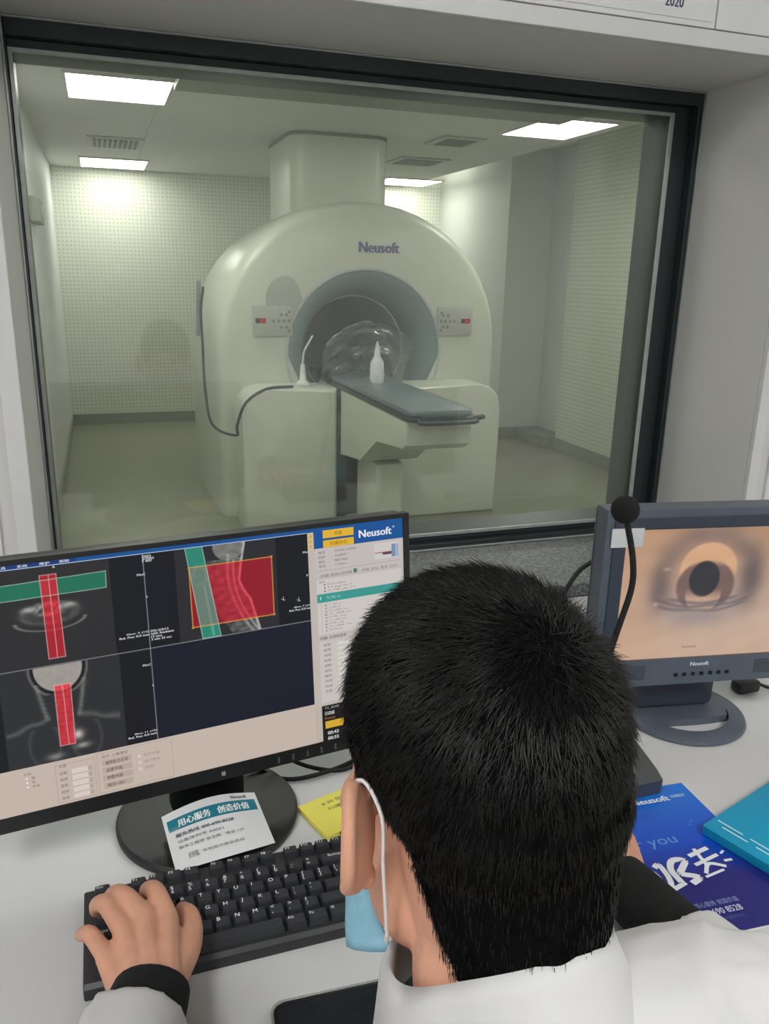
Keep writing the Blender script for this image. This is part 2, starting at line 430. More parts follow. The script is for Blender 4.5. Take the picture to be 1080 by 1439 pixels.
# ------------------------------------------------------------------ control room shell
def control_room():
    x0, x1, y0, zc = -1.7, 2.6, -3.0, 2.75
    bm = BM(); box(bm, (x0, y0, -0.1), (x1, WY0, 0)); structure('floor', bm, M_floor)
    bm = BM(); box(bm, (x0, y0, zc), (x1, WY0 + 0.29, zc + 0.1)); structure('ceiling', bm, M_ceil)
    bm = BM(); box(bm, (x0 - 0.1, y0, 0), (x0, WY0, zc)); structure('wall_left', bm, M_wall)
    bm = BM(); box(bm, (x1, y0, 0), (x1 + 0.1, WY0, zc)); structure('wall_right', bm, M_wall)
    bm = BM(); box(bm, (x0 - 0.1, y0 - 0.1, 0), (x1 + 0.1, y0, zc)); structure('wall_rear', bm, M_wall)
    # window wall with its deep niche
    bm = BM()
    box(bm, (x0, WY0, 0), (WX0, WY1 + 0.02, zc)); box(bm, (WX1, WY0, 0), (x1, WY1 + 0.02, zc))
    box(bm, (WX0, WY0, WZ1), (WX1, WY1 + 0.02, zc)); box(bm, (WX0, WY0, 0), (WX1, WY1 + 0.02, WZ0 - 0.03))
    structure('wall_window', bm, M_reveal)
    # white wall boards on the control side, with joints
    w = 0.028
    t = 0.008
    bm = BM()
    top = WZ1 + w
    for a, b in ((x0, -0.45), (-0.447, WX0 - 0.05),):
        box(bm, (a, WY0 - t, 0), (b, WY0 - 0.0005, zc), bev=0.001)
    for a, b in ((WX1 + 0.055, 1.75), (1.753, x1)):
        box(bm, (a, WY0 - t, 0), (b, WY0 - 0.0005, zc), bev=0.001)
    box(bm, (WX0 - 0.047, WY0 - t, top + 0.003), (1.036, WY0 - 0.0005, zc), bev=0.001)
    box(bm, (1.039, WY0 - t, top + 0.003), (WX1 + 0.052, WY0 - 0.0005, zc), bev=0.001)
    structure('trim_1', bm, M_wall)
    bm = BM()                                # casing round the niche
    for lo, hi in (((WX0 - 0.028, WY0 - 0.012, DESK + 0.002), (WX0, WY0 - 0.0005, top)), ((WX1, WY0 - 0.012, DESK + 0.002), (WX1 + 0.028, WY0 - 0.0005, top)),
                   ((WX0, WY0 - 0.012, WZ1), (WX1, WY0 - 0.0005, top))):
        box(bm, lo, hi, bev=0.0015)
    structure('trim_2', bm, M_trim)
    bm = BM(); box(bm, (WX0 + 0.0005, WY0 - 0.004, WZ0 - 0.028), (WX1 - 0.0005, WY1 - 0.004, WZ0), bev=0.003); structure('trim_3', bm, M_stone)
    # ceiling lights behind and beside the camera; left one added to even the light
    for (lx, ly, lab) in ((1.35, -0.75, 'square white ceiling light panel above the desk, right of the camera'), (0.1, -1.9, 'square white ceiling light panel behind the camera'), (-1.0, -.5, 'added unseen square light panel on the left, evening out the light')):
        r = thing('ceiling_light', lab, 'ceiling light', (lx, ly, zc - 0.03), group='control room ceiling lights')
        bm = BM()
        for lo, hi in (((lx - .32, ly - .32, zc - .03), (lx + .32, ly - .3, zc - .002)), ((lx - .32, ly + .3, zc - .03), (lx + .32, ly + .32, zc - .002)), ((lx - .32, ly - .3, zc - .03), (lx - .3, ly + .3, zc - .002)), ((lx + .3, ly - .3, zc - .03), (lx + .32, ly + .3, zc - .002))):
            box(bm, lo, hi)
        obj('frame', bm, M_trim, r)
        bm = BM(); box(bm, (lx - .299, ly - .299, zc - .02), (lx + .299, ly + .299, zc - .004)); obj('diffuser', bm, M_led, r)

def window():
    w = thing('window_1', None, None, (0.57, WY1, WZ0), kind='structure')
    y0, y1 = WY1 - 0.002, WY1 + 0.10
    bm = BM()
    # dark outer frame (two steps), thicker at the top
    def ring(xa, xb, za, zb, xA, xB, zA, zB, ya, yb, m=0):
        box(bm, (xa, ya, za), (xA, yb, zb), bev=0.001, mi=m); box(bm, (xB, ya, za), (xb, yb, zb), bev=0.001, mi=m)
        box(bm, (xA, ya, zB), (xB, yb, zb), bev=0.001, mi=m); box(bm, (xA, ya, za), (xB, yb, zA), bev=0.001, mi=m)
    ring(WX0 + .001, WX1 - .001, WZ0 + .001, WZ1 - .001, WX0 + .006, WX1 - .014, WZ0 + .014, WZ1 - .028, y0 - 0.018, y1)
    ring(WX0 + .0065, WX1 - .0145, WZ0 + .0145, WZ1 - .0285, GX0, GX1, GZ0, GZ1, y0 + 0.004, y1)
    obj('window_frame', bm, M_frame, w)
    bm = BM()
    b = 0.004
    ring(WX0 + .0003, WX1 - .0003, WZ0 + .0003, WZ1 - .0003, WX0 + b, WX1 - b, WZ0 + b, WZ1 - b, y0 - 0.024, y0 - 0.0182)
    ring(GX0 - .004, GX1 + .004, GZ0 - .004, GZ1 + .004, GX0 + .003, GX1 - .006, GZ0 + .004, GZ1 - .003, y0 - 0.001, y0 + 0.0039)
    obj('sealing_bead', bm, M_steel, w)
    bm = BM(); box(bm, (GX0 - .002, WY1 + 0.012, GZ0 - .002), (GX1 + .002, WY1 + 0.024, GZ1 + .002)); obj('pane', bm, M_glass, w)

# ------------------------------------------------------------------ scan room
def scan_room():
    y0 = WY1 + 0.10
    X1 = 5.2
    bm = BM(); box(bm, (RX0 - .1, y0, -0.1), (X1, RY1 + .1, FLZ)); structure('floor_scan_room', bm, M_floor)
    bm = BM()
    box(bm, (RX0 - .1, y0, CEZ), (2.95, RY1 + .1, CEZ + .3)); box(bm, (2.95, y0, CEZ + .2), (X1, RY1 + .1, CEZ + .3))
    box(bm, (RX0, 3.98, CEZ - .012), (0.36, 3.99, CEZ - .0005)); box(bm, (0.372, 4.3, CEZ - .006), (0.38, RY1, CEZ - .0005))
    structure('ceiling_scan_room', bm, M_ceil)
    bm = BM(); box(bm, (RX0 - .1, RY1, FLZ), (X1, RY1 + .1, CEZ + .2)); structure('wall_back', bm, M_perf)
    bm = BM(); box(bm, (RX0 - .1, y0, FLZ), (RX0, RY1, CEZ)); structure('wall_scan_left', bm, M_wall)
    bm = BM()
    box(bm, (RX1, 5.08, FLZ), (RX1 + .4, 6.05, CEZ + .199))
    structure('wall_scan_right', bm, M_perf)
    bm = BM()
    box(bm, (RX1 + .12, 6.051, FLZ), (RX1 + .4, RY1, CEZ + .199)); box(bm, (3.36, 6.58, FLZ), (RX1 + .119, RY1, CEZ + .199), bev=.004)
    structure('wall_scan_alcove', bm, M_ceil)
    bm = BM(); box(bm, (RX1 + .4, y0, FLZ), (RX1 + .5, 6.05, CEZ + .199)); structure('wall_scan_side', bm, M_wall)
    bm = BM(); box(bm, (RX0 - .1, y0 + .0, FLZ), (WX0, y0 + .1, CEZ)); box(bm, (WX1 + .5, y0, FLZ), (X1, y0 + .1, CEZ + .19))
    box(bm, (WX0, y0, FLZ), (WX1 + .5, y0 + .05, WZ0)); box(bm, (WX0, y0, WZ1), (WX1 + .5, y0 + .05, CEZ))
    structure('wall_scan_front', bm, M_wall)
    bm = BM()
    h = 0.10
    box(bm, (RX0, RY1 - .015, 0), (3.36, RY1 - .0005, h)); structure('baseboard_back', bm, M_base)
    bm = BM(); box(bm, (RX0 + .0005, y0 + .1, 0), (RX0 + .015, RY1 - .016, h)); structure('baseboard_left', bm, M_floor)
    bm = BM(); box(bm, (RX1 - .015, 5.0, 0), (RX1 - .0005, 6.05, h), bev=.002); box(bm, (RX1 - .015, 5.06, 0), (RX1 + .4, 5.079, h))
    box(bm, (RX1 - .1, 6.051, 0), (RX1 + .119, 6.57, h), bev=.002); box(bm, (3.345, 6.56, 0), (RX1 - .1, 6.579, h))
    structure('baseboard_right', bm, M_base)
    bm = BM(); box(bm, (0.40, 3.99, CEZ - .045), (2.44, 4.245, CEZ - .0005), bev=.004); structure('trim_ceiling', bm, M_base)
    # ceiling lights, then unseen panels added to light the scanner front
    def light(x0_, x1_, yy0, yy1, lab, md=M_led2):
        r = thing('ceiling_light', lab, 'ceiling light', ((x0_ + x1_) / 2, (yy0 + yy1) / 2, CEZ - .012), group='scan room ceiling lights')
        bm = BM(); e = .012
        box(bm, (x0_ - e, yy0 - e, CEZ - .012), (x1_ + e, yy0, CEZ - .0005)); box(bm, (x0_ - e, yy1, CEZ - .012), (x1_ + e, yy1 + e, CEZ - .0005))
        box(bm, (x0_ - e, yy0, CEZ - .012), (x0_, yy1, CEZ - .0005)); box(bm, (x1_, yy0, CEZ - .012), (x1_ + e, yy1, CEZ - .0005))
        obj('frame', bm, M_ceil, r)
        bm = BM(); box(bm, (x0_ + .0003, yy0 + .0003, CEZ - .009), (x1_ - .0003, yy1 - .0003, CEZ - .0008)); obj('diffuser', bm, md, r)
    light(-0.07, 0.40, 4.25, 4.82, 'bright square ceiling light nearest the upper left corner of the window')
    light(-0.06, 0.455, 7.30, 7.92, 'thin looking ceiling light beside the back wall, left of the scanner')
    light(2.40, 2.83, 4.27, 4.86, 'bright square ceiling light at the upper right, near the right wall')
    light(2.56, 3.09, 7.42, 7.95, 'ceiling light partly hidden behind the round top of the scanner')
    light(-0.05, 0.42, 2.45, 3.05, 'added fill light panel just above the window on the left, out of view', M_led_fill)
    light(1.15, 1.65, 2.45, 3.05, 'added fill light panel just above the middle of the window, out of view', M_led_fill)
    light(2.40, 2.87, 2.45, 3.05, 'added fill light panel just above the window on the right, out of view', M_led_fill)
    # vents
    r = thing('ceiling_vent', 'slatted ceiling vent between the two left ceiling lights', 'vent', (.18, 6.4, CEZ - .02))
    bm = BM(); box(bm, (0.0, 6.15, CEZ - .012), (.37, 6.62, CEZ - .0005), bev=.003); obj('frame', bm, M_vent, r)
    bm = BM()
    for k in range(9): box(bm, (.04 + k * .034, 6.2, CEZ - .02), (.058 + k * .034, 6.57, CEZ - .0122))
    obj('slat', bm, M_ventd, r)
    for (a, b, c, d, lab) in ((2.12, 5.1, 2.42, 5.45, 'flat square ceiling vent left of the right ceiling light'), (2.2, 6.1, 2.6, 6.5, 'flat square ceiling vent just right of the scanner column')):
        r = thing('ceiling_vent', lab, 'vent', ((a + c) / 2, (b + d) / 2, CEZ - .02))
        bm = BM(); box(bm, (a, b, CEZ - .012), (c, d, CEZ - .0005), bev=.003); obj('frame', bm, M_vent, r)
        bm = BM(); box(bm, (a + .05, b + .05, CEZ - .016), (c - .05, d - .05, CEZ - .0122), bev=.001); obj('louver', bm, M_ventd, r)
    r = thing('wall_box', 'small grey box on the scan room left wall', 'wall box', (RX0 + .02, 5.2, 1.55))
    bm = BM(); box(bm, (RX0 + .0005, 4.95, 1.66), (RX0 + .05, 5.4, 1.79), bev=.006); obj('housing', bm, M_box, r)
    bm = BM(); box(bm, (RX0 + .0502, 5.2, 1.71), (RX0 + .053, 5.35, 1.77)); obj('cover_plate', bm, M_panel, r)

GCX, GY, GHW, GTOP = 1.50, 4.72, 0.835, 1.83
def arch(hw, top, z0=0.0, n=24, sq=2.08):
    """outline of the scanner housing: straight sides below, rounded above"""
    zc = top - hw * .96
    pts = []
    for k in range(n + 1):
        a = PI * k / n; c, s = math.cos(a), math.sin(a)
        pts.append((hw * math.copysign(abs(c) ** (2 / sq), c), zc + (top - zc) * abs(s) ** (2 / sq)))
    return [(hw, z0)] + pts + [(-hw, z0)]

def scanner():
    g = thing('mri_scanner', 'large white round-topped scanner with a wide bore behind the glass', 'mri scanner', (GCX, GY + .8, 0))
    # housing lofted from arches, with a rounded front shoulder
    bm = BM()
    rings = []
    for (y, hw, top) in ((0.0, .825, 1.765), (.012, .85, 1.79), (.045, .872, 1.815), (.10, .885, GTOP), (.55, .90, 1.84), (1.1, .90, 1.82), (1.5, .87, 1.76), (1.65, .81, 1.68)):
        rings.append([bm.verts.new((GCX + p[0], GY + y, p[1])) for p in arch(hw, top)])
    n = len(rings[0])
    for a, b in zip(rings, rings[1:]):
        for k in range(n): bm.faces.new((a[k], a[(k + 1) % n], b[(k + 1) % n], b[k]))
    bm.faces.new(rings[-1])
    # front face with a round hole for the bore
    BZ, BR = .972, 0.485
    hole = []; fr = rings[0]
    m = len(fr)
    for k in range(m):
        c = V((fr[k].co.x - GCX, fr[k].co.z - BZ)); c.normalize(); hole.append(bm.verts.new((GCX + c.x * BR, GY - .004, BZ + c.y * BR)))
    for k in range(m): bm.faces.new((fr[k], fr[(k + 1) % m], hole[(k + 1) % m], hole[k]))
    obj('housing', bm, M_gantry, g, 0.6)
    # grey front skirt: slightly raised face plate
    Mf = frame((GCX, GY, BZ), (1, 0, 0), (0, 0, 1))       # z of this frame points to the viewer (-y)
    # bore: rim ring, flared funnel and inner tube
    bm = BM(); lathe(bm, [(BR - .012, -.004), (BR - .008, .010), (BR + .006, .010), (BR + .010, -.004)], 64, Mf, close=True); obj('bore_rim', bm, M_bore, g, 0.6)
    bm = BM()
    prof = [(BR - .010, .0), (.43, -.03), (.38, -.085), (.345, -.16), (.325, -.26)]
    lathe(bm, prof + [(r + .012, z - .006) for r, z in prof[::-1]], 64, Mf, close=True)
    obj('bore_flare', bm, M_flare, g, 1.2)
    bm = BM(); lathe(bm, [(.32, -.25), (.31, -.5), (.31, -1.64), (.325, -1.64), (.33, -.25)], 64, Mf, close=True)
    lathe(bm, [(0.0001, -1.60), (.309, -1.60), (.309, -1.58), (.0001, -1.58)], 48, Mf)
    obj('bore_tube', bm, M_bore, g, 0.8)
    # column rising to the ceiling
    bm = BM()
    prism(bm, rrect(GCX - .30, 5.32, GCX + .345, 6.15, .12, 8), 1.55, CEZ - .001, bev=0.0)
    obj('quench_column', bm, M_gantry, g, 0.6)
    bm = BM(); prism(bm, rrect(GCX - .306, 5.314, GCX + .351, 6.156, .125, 8), CEZ - .02, CEZ - .002); obj('column_collar', bm, M_base, g, 0.6)
    # dark oval recess panel on the front, upper left of the bore
    bm = BM()
    pts = [(-.60, .10), (-.60, .30), (-.585, .37), (-.54, .42), (-.48, .435), (-.43, .41), (-.40, .35), (-.385, .28), (-.43, .20), (-.47, .10)]
    pts = [tuple(p) for p in crom(pts, 3)]
    prism(bm, pts, .0005, .006, Mf, bev=.002); obj('recess_panel', bm, M_gantry2, g, 0.6)
    # control panels with keys and red digits
    for cx, sgn in ((-.565, 1), (.575, -1)):
        bm = BM(); prism(bm, rrect(cx - .115, .10, cx + .115, .27, .012), .0062, .02, Mf, bev=.003); p = obj('control_panel', bm, M_panel, g, 0.6)
        bm = BM(); box(bm, (cx - sgn * .07 - .03, .172, .0202), (cx - sgn * .07 + .03, .20, .0215), Mf); q = obj('display', bm, M_dark, p)
        bm = BM()
        for k in range(3): box(bm, (cx - sgn * .07 - .006 + k * .012, .175, .0216), (cx - sgn * .07 + .002 + k * .012, .197, .0222), Mf)
        obj('digits', bm, M_red, p)
        for (bx, bz) in ((.0, .185), (.03, .185), (.06, .185), (.09, .185), (.045, .22), (.075, .22), (.045, .15), (.075, .15), (.09, .235), (.09, .13)):
            bm = BM(); x = cx + sgn * (bx + .005)
            lathe(bm, [(.0088, .0202), (.0088, .0235), (.006, .0245), (.0001, .0245)], 10, Mf @ Matrix.Translation((x, bz, 0))); obj('button', bm, M_btn, p)
    # name on the shell
    vs, fs, x0, y0, x1, y1 = glyphs('Neusoft')
    bm = BM(); sx = .245 / (x1 - x0); sy = .06 / (y1 - y0)
    bv = [bm.verts.new(Mf @ V(((x - x0) * sx - .05, (y - y0) * sy + .575, .0062))) for x, y in vs]
    bv2 = [bm.verts.new(Mf @ V(((x - x0) * sx - .043, (y - y0) * sy + .575, .0065))) for x, y in vs]
    for f in fs: bm.faces.new([bv[i] for i in f]); bm.faces.new([bv2[i] for i in f])
    obj('brand_lettering', bm, M_logo, g)
    # low front cover under the bore, split in two for the couch
    for xa, xb, r1, lab in ((GCX - .80, 1.245, 'l', None), (1.60, GCX + .775, 'r', None)):
        bm = BM()
        n = 8; R = .13; out = []
        if r1 == 'l':
            out = [(xb, 0), (xb, .80)] + [(xa + R - R * math.sin(a), .80 - R + R * math.cos(a)) for a in np.linspace(0, PI / 2, n)] + [(xa, 0)]
        else:
            out = [(xa, 0), (xb, 0)] + [(xb - R + R * math.cos(a), .80 - R + R * math.sin(a)) for a in np.linspace(0, PI / 2, n)] + [(xa, .80)]
        Mp = frame((0, GY - .002, 0), (1, 0, 0), (0, 0, 1))
        prism(bm, out, 0, .30, Mp, bev=.022, seg=3); obj('front_cover', bm, M_gantry, g, 0.6)
    bm = BM(); box(bm, (1.246, GY - .2, 0), (1.599, GY - .003, .5)); obj('dock_recess', bm, M_gap, g)

def couch():
    c = thing('patient_couch', 'narrow patient couch sliding out of the scanner bore', 'couch', (1.41, 3.9, 0))
    x0, x1 = 1.25, 1.585
    ya, yb = 3.27, 5.2
    bm = BM()
    Mx = frame((0, 0, 0), (0, 1, 0), (0, 0, 1))       # outline in (y, z), extruded along x
    prism(bm, [(3.33, .69), (3.40, .655), (3.75, .64), (4.0, .47), (4.40, .42), (4.40, .80), (3.33, .80)], x0 + .005, x1 - .005, Mx, bev=.012, seg=3); obj('couch_body', bm, M_gantry, c, 0.6)
    bm = BM(); prism(bm, rrect(x0, ya, x1, 4.9, .04), .802, .822, bev=.004); obj('rail', bm, M_tableedge, c, 0.6)
    bm = BM(); prism(bm, rrect(x0 + .012, ya + .02, x1 - .012, yb, .05), .823, .85, bev=.008); obj('table_top', bm, M_tabletop, c, 0.6)
    bm = BM()
    tube(bm, [(x0 + .04, ya, .812), (x0 + .05, ya - .05, .808), (x1 - .05, ya - .05, .808), (x1 - .04, ya, .812)], .011, 8, 3); tube(bm, [(x1 - .06, ya - .01, .815), (x1 + .03, ya + .03, .815)], .012, 8)
    obj('end_handle', bm, M_tableedge, c, 1.0)
    bm = BM(); prism(bm, rrect(x0 + .09, 3.98, x1 - .09, 4.36, .03), .06, .45, bev=.006); obj('pedestal', bm, M_gantry, c, 0.6)
    bm = BM(); prism(bm, rrect(x0 + .02, 3.75, x1 - .02, 4.4, .04), 0.0, .06, bev=.01); obj('base_plate', bm, M_gantry2, c, 0.6)
    # squeeze bottle standing on the couch
    b = thing('phantom_bottle', 'white tapered bottle standing on the couch at the bore mouth', 'bottle', (1.42, 4.25, .851))
    Mb = Matrix.Translation((1.42, 4.25, .851))
    bm = BM(); lathe(bm, [(.035, 0), (.04, .02), (.037, .11), (.022, .14)], 20, Mb); obj('bottle_body', bm, M_flask, b, 0.8)
    bm = BM(); lathe(bm, [(.018, .1402), (.016, .17), (.007, .21), (.003, .225)], 16, Mb); obj('nozzle', bm, M_flask, b, 0.8)
    # clear wrapping film left over the couch end in the bore
    bm = BM(); nx, ny = 34, 26; vv = []
    for j in range(ny):
        for i in range(nx):
            s = i / (nx - 1) - .5; t = j / (ny - 1)
            x = 1.44 + s * .52; y = 4.62 - .18 * t; z = .875 + .30 * t ** .8 + .02 * noise.noise(V((s * 7, t * 6, 1)))
            y += .05 * noise.noise(V((s * 6, t * 5, 3))) + .02 * noise.noise(V((s * 18, t * 15, 4))); z -= abs(s) ** 2 * .5
            vv.append(bm.verts.new((x, y, z)))
    for j in range(ny - 1):
        for i in range(nx - 1): bm.faces.new((vv[j * nx + i], vv[j * nx + i + 1], vv[(j + 1) * nx + i + 1], vv[(j + 1) * nx + i]))
    f = obj('plastic_film', bm, M_film, None, 3.0); f.modifiers.new('thick', 'SOLIDIFY').thickness = .001
    tag(f, 'crumpled clear plastic film draped in the mouth of the scanner bore', 'plastic film')
    # call bulb on the left cover with its cable
    b = thing('call_bulb', 'thin white call bulb upright on the left front cover of the scanner', 'call bulb', (1.08, 4.6, .80))
    Mb = Matrix.Translation((1.08, 4.58, .802)); bm = BM()
    lathe(bm, [(.04, 0), (.04, .012), (.02, .03), (.016, .08), (.012, .12)], 18, Mb); obj('bulb_stand', bm, M_flask, b, 0.8)
    bm = BM(); tube(bm, [(1.08, 4.58, .925), (1.085, 4.57, .99), (1.11, 4.56, 1.04), (1.13, 4.55, 1.08)], .006, 8, 4); obj('wire', bm, M_flask, b, 1.0)
    # hanging cable on the left flank
    hx = GCX - .91
    b = thing('cable', 'dark cable hanging down the left flank of the scanner', 'cable', (hx - .04, 5.0, .6))
    bm = BM(); tube(bm, [(hx - .012, 4.95, 1.33), (hx - .03, 4.95, 1.2), (hx - .03, 4.93, 1.0), (hx - .03, 4.9, .75), (hx - .02, 4.7, .57), (.66, 4.40, .56), (.665, 4.38, .62), (.72, 4.40, .74), (.84, 4.43, .806), (1.0, 4.5, .806)], .008, 8, 5); obj('cord', bm, M_tableedge, b, 1.0)
    bm = BM(); tube(bm, [(hx - .03, 5.0, 1.36), (hx - .035, 5.03, 1.2), (hx - .04, 5.05, 1.06)], .012, 8, 4); obj('clip', bm, M_btn, b, 1.0)

# ------------------------------------------------------------------ desk
def desk():
    d = thing('desk', 'long pale grey desk running below the observation window', 'desk', (.4, .9, 0))
    bm = BM(); box(bm, (-1.3, .45, DESK - .03), (1.9, WY0 - .013, DESK), bev=.002); obj('desktop', bm, M_desk, d)
    for x in (-1.28, 1.86):
        bm = BM(); box(bm, (x, .5, 0), (x + .025, WY0 - .02, DESK - .0305)); obj('side_panel', bm, M_desk, d)
    bm = BM(); box(bm, (-1.254, 1.2, .25), (1.859, 1.218, DESK - .0305)); obj('back_panel', bm, M_desk, d)

# ------------------------------------------------------------------ main monitor
MM = V((0.99268987, 0.1206931, 0)); MU = V((-0.01261586, 0.10376435, 0.9945219))
def views(U, W):
    """the four scan views in millimetres"""
    u = U * 1000; v = W * 1000 + 5.2
    im = np.zeros(U.shape + (3,)) + np.array([26, 27, 33])
    rng = np.random.default_rng(3)
    sm = lambda a, lo, hi: np.clip((a - lo) / (hi - lo), 0, 1)
    def nz(s, seed):
        r = np.random.default_rng(seed); out = np.zeros(u.shape)
        for k in range(7):
            a = r.uniform(0, 2 * PI); f = s * r.uniform(.5, 1.6); out += np.sin((u * np.cos(a) + v * np.sin(a)) * f + r.uniform(0, 6))
        return out / 7
    def put(mask, col, k=1.0):
        nonlocal im
        m = np.clip(mask * k, 0, 1)[..., None]; im = im * (1 - m) + np.array(col, float) * m
    inside = lambda a, b, c, d: ((u >= a) & (u <= b) & (v >= c) & (v <= d)).astype(float)
    ell = lambda cx, cy, rx, ry: np.sqrt(((u - cx) / rx) ** 2 + ((v - cy) / ry) ** 2)
    put(inside(0, 393, 0, 240), (23, 24, 30)); put(inside(192, 393, 118.5, 240), (23, 27, 42))
    put(inside(30, 154, 0, 118), (46, 46, 47)); put(inside(30, 156, 119, 240), (46, 47, 50)); put(inside(226, 348, 0, 118), (44, 44, 48))
    # axial neck
    e = ell(88, 58, 30, 12); g = np.exp(-((e - .95) / .16) ** 2) * (.5 + .5 * nz(.5, 1)); put(g, (150, 150, 145), .6)
    e = ell(88, 54, 16, 7); put(np.exp(-((e - .8) / .35) ** 2) * (.6 + .8 * nz(.9, 2)), (205, 205, 200), .8)
    for sx in (-1, 1): put(np.exp(-(ell(88 + sx * 20, 52, 7, 3) ** 2)), (225, 225, 220), .8 * 1)
    put((ell(88, 60, 30, 13) < 1) * .5 * (.5 + .5 * nz(.7, 5)), (95, 95, 92))
    put(np.exp(-((ell(88, 66, 36, 12) - 1) / .06) ** 2) * (v > 66), (150, 150, 145), .7)
    # coronal head and neck
    sk = ell(90, 122, 25, 27); put(sm(1.05 - sk, 0, .06) * (v > 119), (172, 168, 160)); put((sk < .97) * (v > 119) * (.35 + .35 * nz(.6, 6)), (130, 126, 118), .5)
    put(np.exp(-((sk - 1.08) / .05) ** 2) * (v > 119), (20, 20, 22), .95); put(np.exp(-((sk - 1.22) / .05) ** 2) * (v > 119) * (v < 152), (150, 148, 140), .6)
    for sx in (-1, 1):
        x = 91 + sx * (25 - np.clip((v - 140) / 40, 0, 1) * 8); put(np.exp(-((u - x) / 2.6) ** 2) * (v > 138) * (v < 182) * (.8 + .4 * nz(.9, 8)), (150, 150, 142), .7)
        y = 180 + np.clip((np.abs(u - 91) - 18) / 40, 0, 1) * 12 + 3 * nz(.2, 9); put(np.exp(-((v - y) / 3.0) ** 2) * (sx * (u - 91) > 14) * (np.abs(u - 91) < 60), (110, 112, 110), .6)
        put(np.exp(-((ell(91 + sx * 22, 210, 16, 26) - 1) / .12) ** 2) * (v > 190), (84, 84, 84), .5)
    put(np.exp(-ell(104, 205, 6, 6) ** 2), (215, 200, 195)); put(np.exp(-ell(108, 219, 8, 3.5) ** 2), (180, 180, 172), .8); put(np.exp(-ell(78, 226, 9, 4) ** 2), (165, 165, 158), .7)
    put((np.abs(u - 92.5) < 9) * (v > 143) * (v < 214) * np.clip(.5 + .8 * nz(.8, 33), 0, 1), (112, 110, 106), .8); put((np.abs(u - 92.5) < 6) * (np.sin(v * 2 * PI / 8.5) > .1) * (v > 150) * (v < 206), (96, 94, 92), .5)
    # sagittal neck
    sg = ell(290, 8, 19, 18); put(sm(1.04 - sg, 0, .06) * (v < 118), (150, 150, 146)); put((sg < 1) * (.5 + .6 * nz(.55, 11)), (84, 84, 82), .8)
    cx = 288 + np.where(v > 40, (v - 40) ** 2 * .0046, 0) + np.where(v < 40, (40 - v) * .08, 0)
    w = u - cx
    body = (np.abs(w) < 26) * (v > 24) * (v < 117)
    put(body * np.clip(.55 + .55 * nz(.7, 12), 0, 1), (122, 122, 118), .9); put(np.exp(-(ell(254, 40, 9, 12) - .9) ** 2 / .05) * (.5 + .6 * nz(.5, 31)), (150, 150, 146), .6); put(np.exp(-((u - 258 - (v - 50) * .12) / 1.6) ** 2) * (v > 52) * (v < 116), (150, 150, 146), .7)
    put(np.exp(-((w + 1) / 2.2) ** 2) * (v > 18) * (v < 118), (190, 190, 186), .8 * (.75 + .4 * nz(.4, 23))); put(np.exp(-((w - 6) / 1.6) ** 2) * (v > 26) * (v < 118), (180, 180, 176), .8)
    vert = (np.sin(v * 2 * PI / 9.5) > -.2) * np.exp(-((w + 11) / 4.5) ** 4) * (v > 26) * (v < 116); put(vert * (.6 + .5 * nz(.8, 21)), (140, 138, 135), .5)
    vert = (np.sin(v * 2 * PI / 8 + 1) > 0) * np.exp(-((w - 15) / 4.5) ** 4) * (v > 26) * (v < 100); put(vert * (.6 + .5 * nz(.8, 22)), (120, 120, 118), .5)
    bk = np.interp(v, [0, 8, 30, 52, 64, 77, 117], [310, 309, 304, 300.5, 305, 313, 323])
    put(np.exp(-((u - bk) / 1.8) ** 2) * (v < 118), (210, 210, 205), .8)
    put((u > bk + 1.8) * inside(226, 348, 0, 118), (44, 44, 48))
    # planning bands: translucent, so the scan shows through
    def over(mask, col, k):
        nonlocal im
        m = mask.astype(float)[..., None]; lum = im.mean(-1, keepdims=True); im = im * (1 - m) + (np.array(col, float) * k * .9 + (lum - 45) * np.array([.55, .4, .4])) * m
    def quad(p):
        m = np.ones(u.shape, bool)
        for (a, b), (c, d) in zip(p, p[1:] + p[:1]): m &= ((c - a) * (v - b) - (d - b) * (u - a)) >= 0
        return m
    q1 = [(30, 22.3), (149.7, 19.4), (149, 38.3), (30, 39.5)]; over(quad(q1), (38, 128, 100), 1)
    q2 = [(81.5, 15.4), (98.3, 15.4), (99.5, 110.6), (82.4, 110.7)]; over(quad(q2), (190, 38, 50), 1)
    q3 = [(84.3, 142.4), (101.5, 142.6), (100.3, 215), (84.3, 215)]; over(quad(q3), (200, 45, 55), 1)
    q5 = [(241.8, 29), (342.4, 28.6), (342.1, 102.1), (241.7, 102.2)]; q4 = [(238.6, 5), (258.5, 5), (274.5, 117.8), (252.5, 117.8)]
    over(quad(q5), (165, 30, 46), 1)
    m = quad(q4); im[m] = (im[m] - 44) * .55 + 11 + np.array([45, 150, 125]) * .85
    def edge(p, col, wd=.45):
        for (a, b), (c, d) in zip(p, p[1:] + p[:1]):
            L = math.hypot(c - a, d - b); t = np.clip(((u - a) * (c - a) + (v - b) * (d - b)) / L ** 2, 0, 1)
            put(np.clip(1.4 - np.hypot(u - a - t * (c - a), v - b - t * (d - b)) / wd, 0, 1), col, .8)
    edge(q1, (190, 215, 200)); edge(q2, (240, 190, 195)); edge(q3, (240, 190, 195)); edge(q5, (240, 170, 70), .7); edge(q4, (190, 225, 215))
    for x, a, b in ((90.5, 15.4, 110.6), (92.8, 142.5, 215)): edge([(x, a), (x + .7, b)], (235, 170, 175), .35)
    for (x, y) in q5: put(inside(x - 1.3, x + 1.3, y - 1.3, y + 1.3), (200, 150, 60))
    # dividers
    put(np.exp(-((u - 191) / .45) ** 2), (190, 192, 196), .8); put(np.exp(-((v - 118.4) / .5) ** 2), (190, 190, 190), .8)
    return im

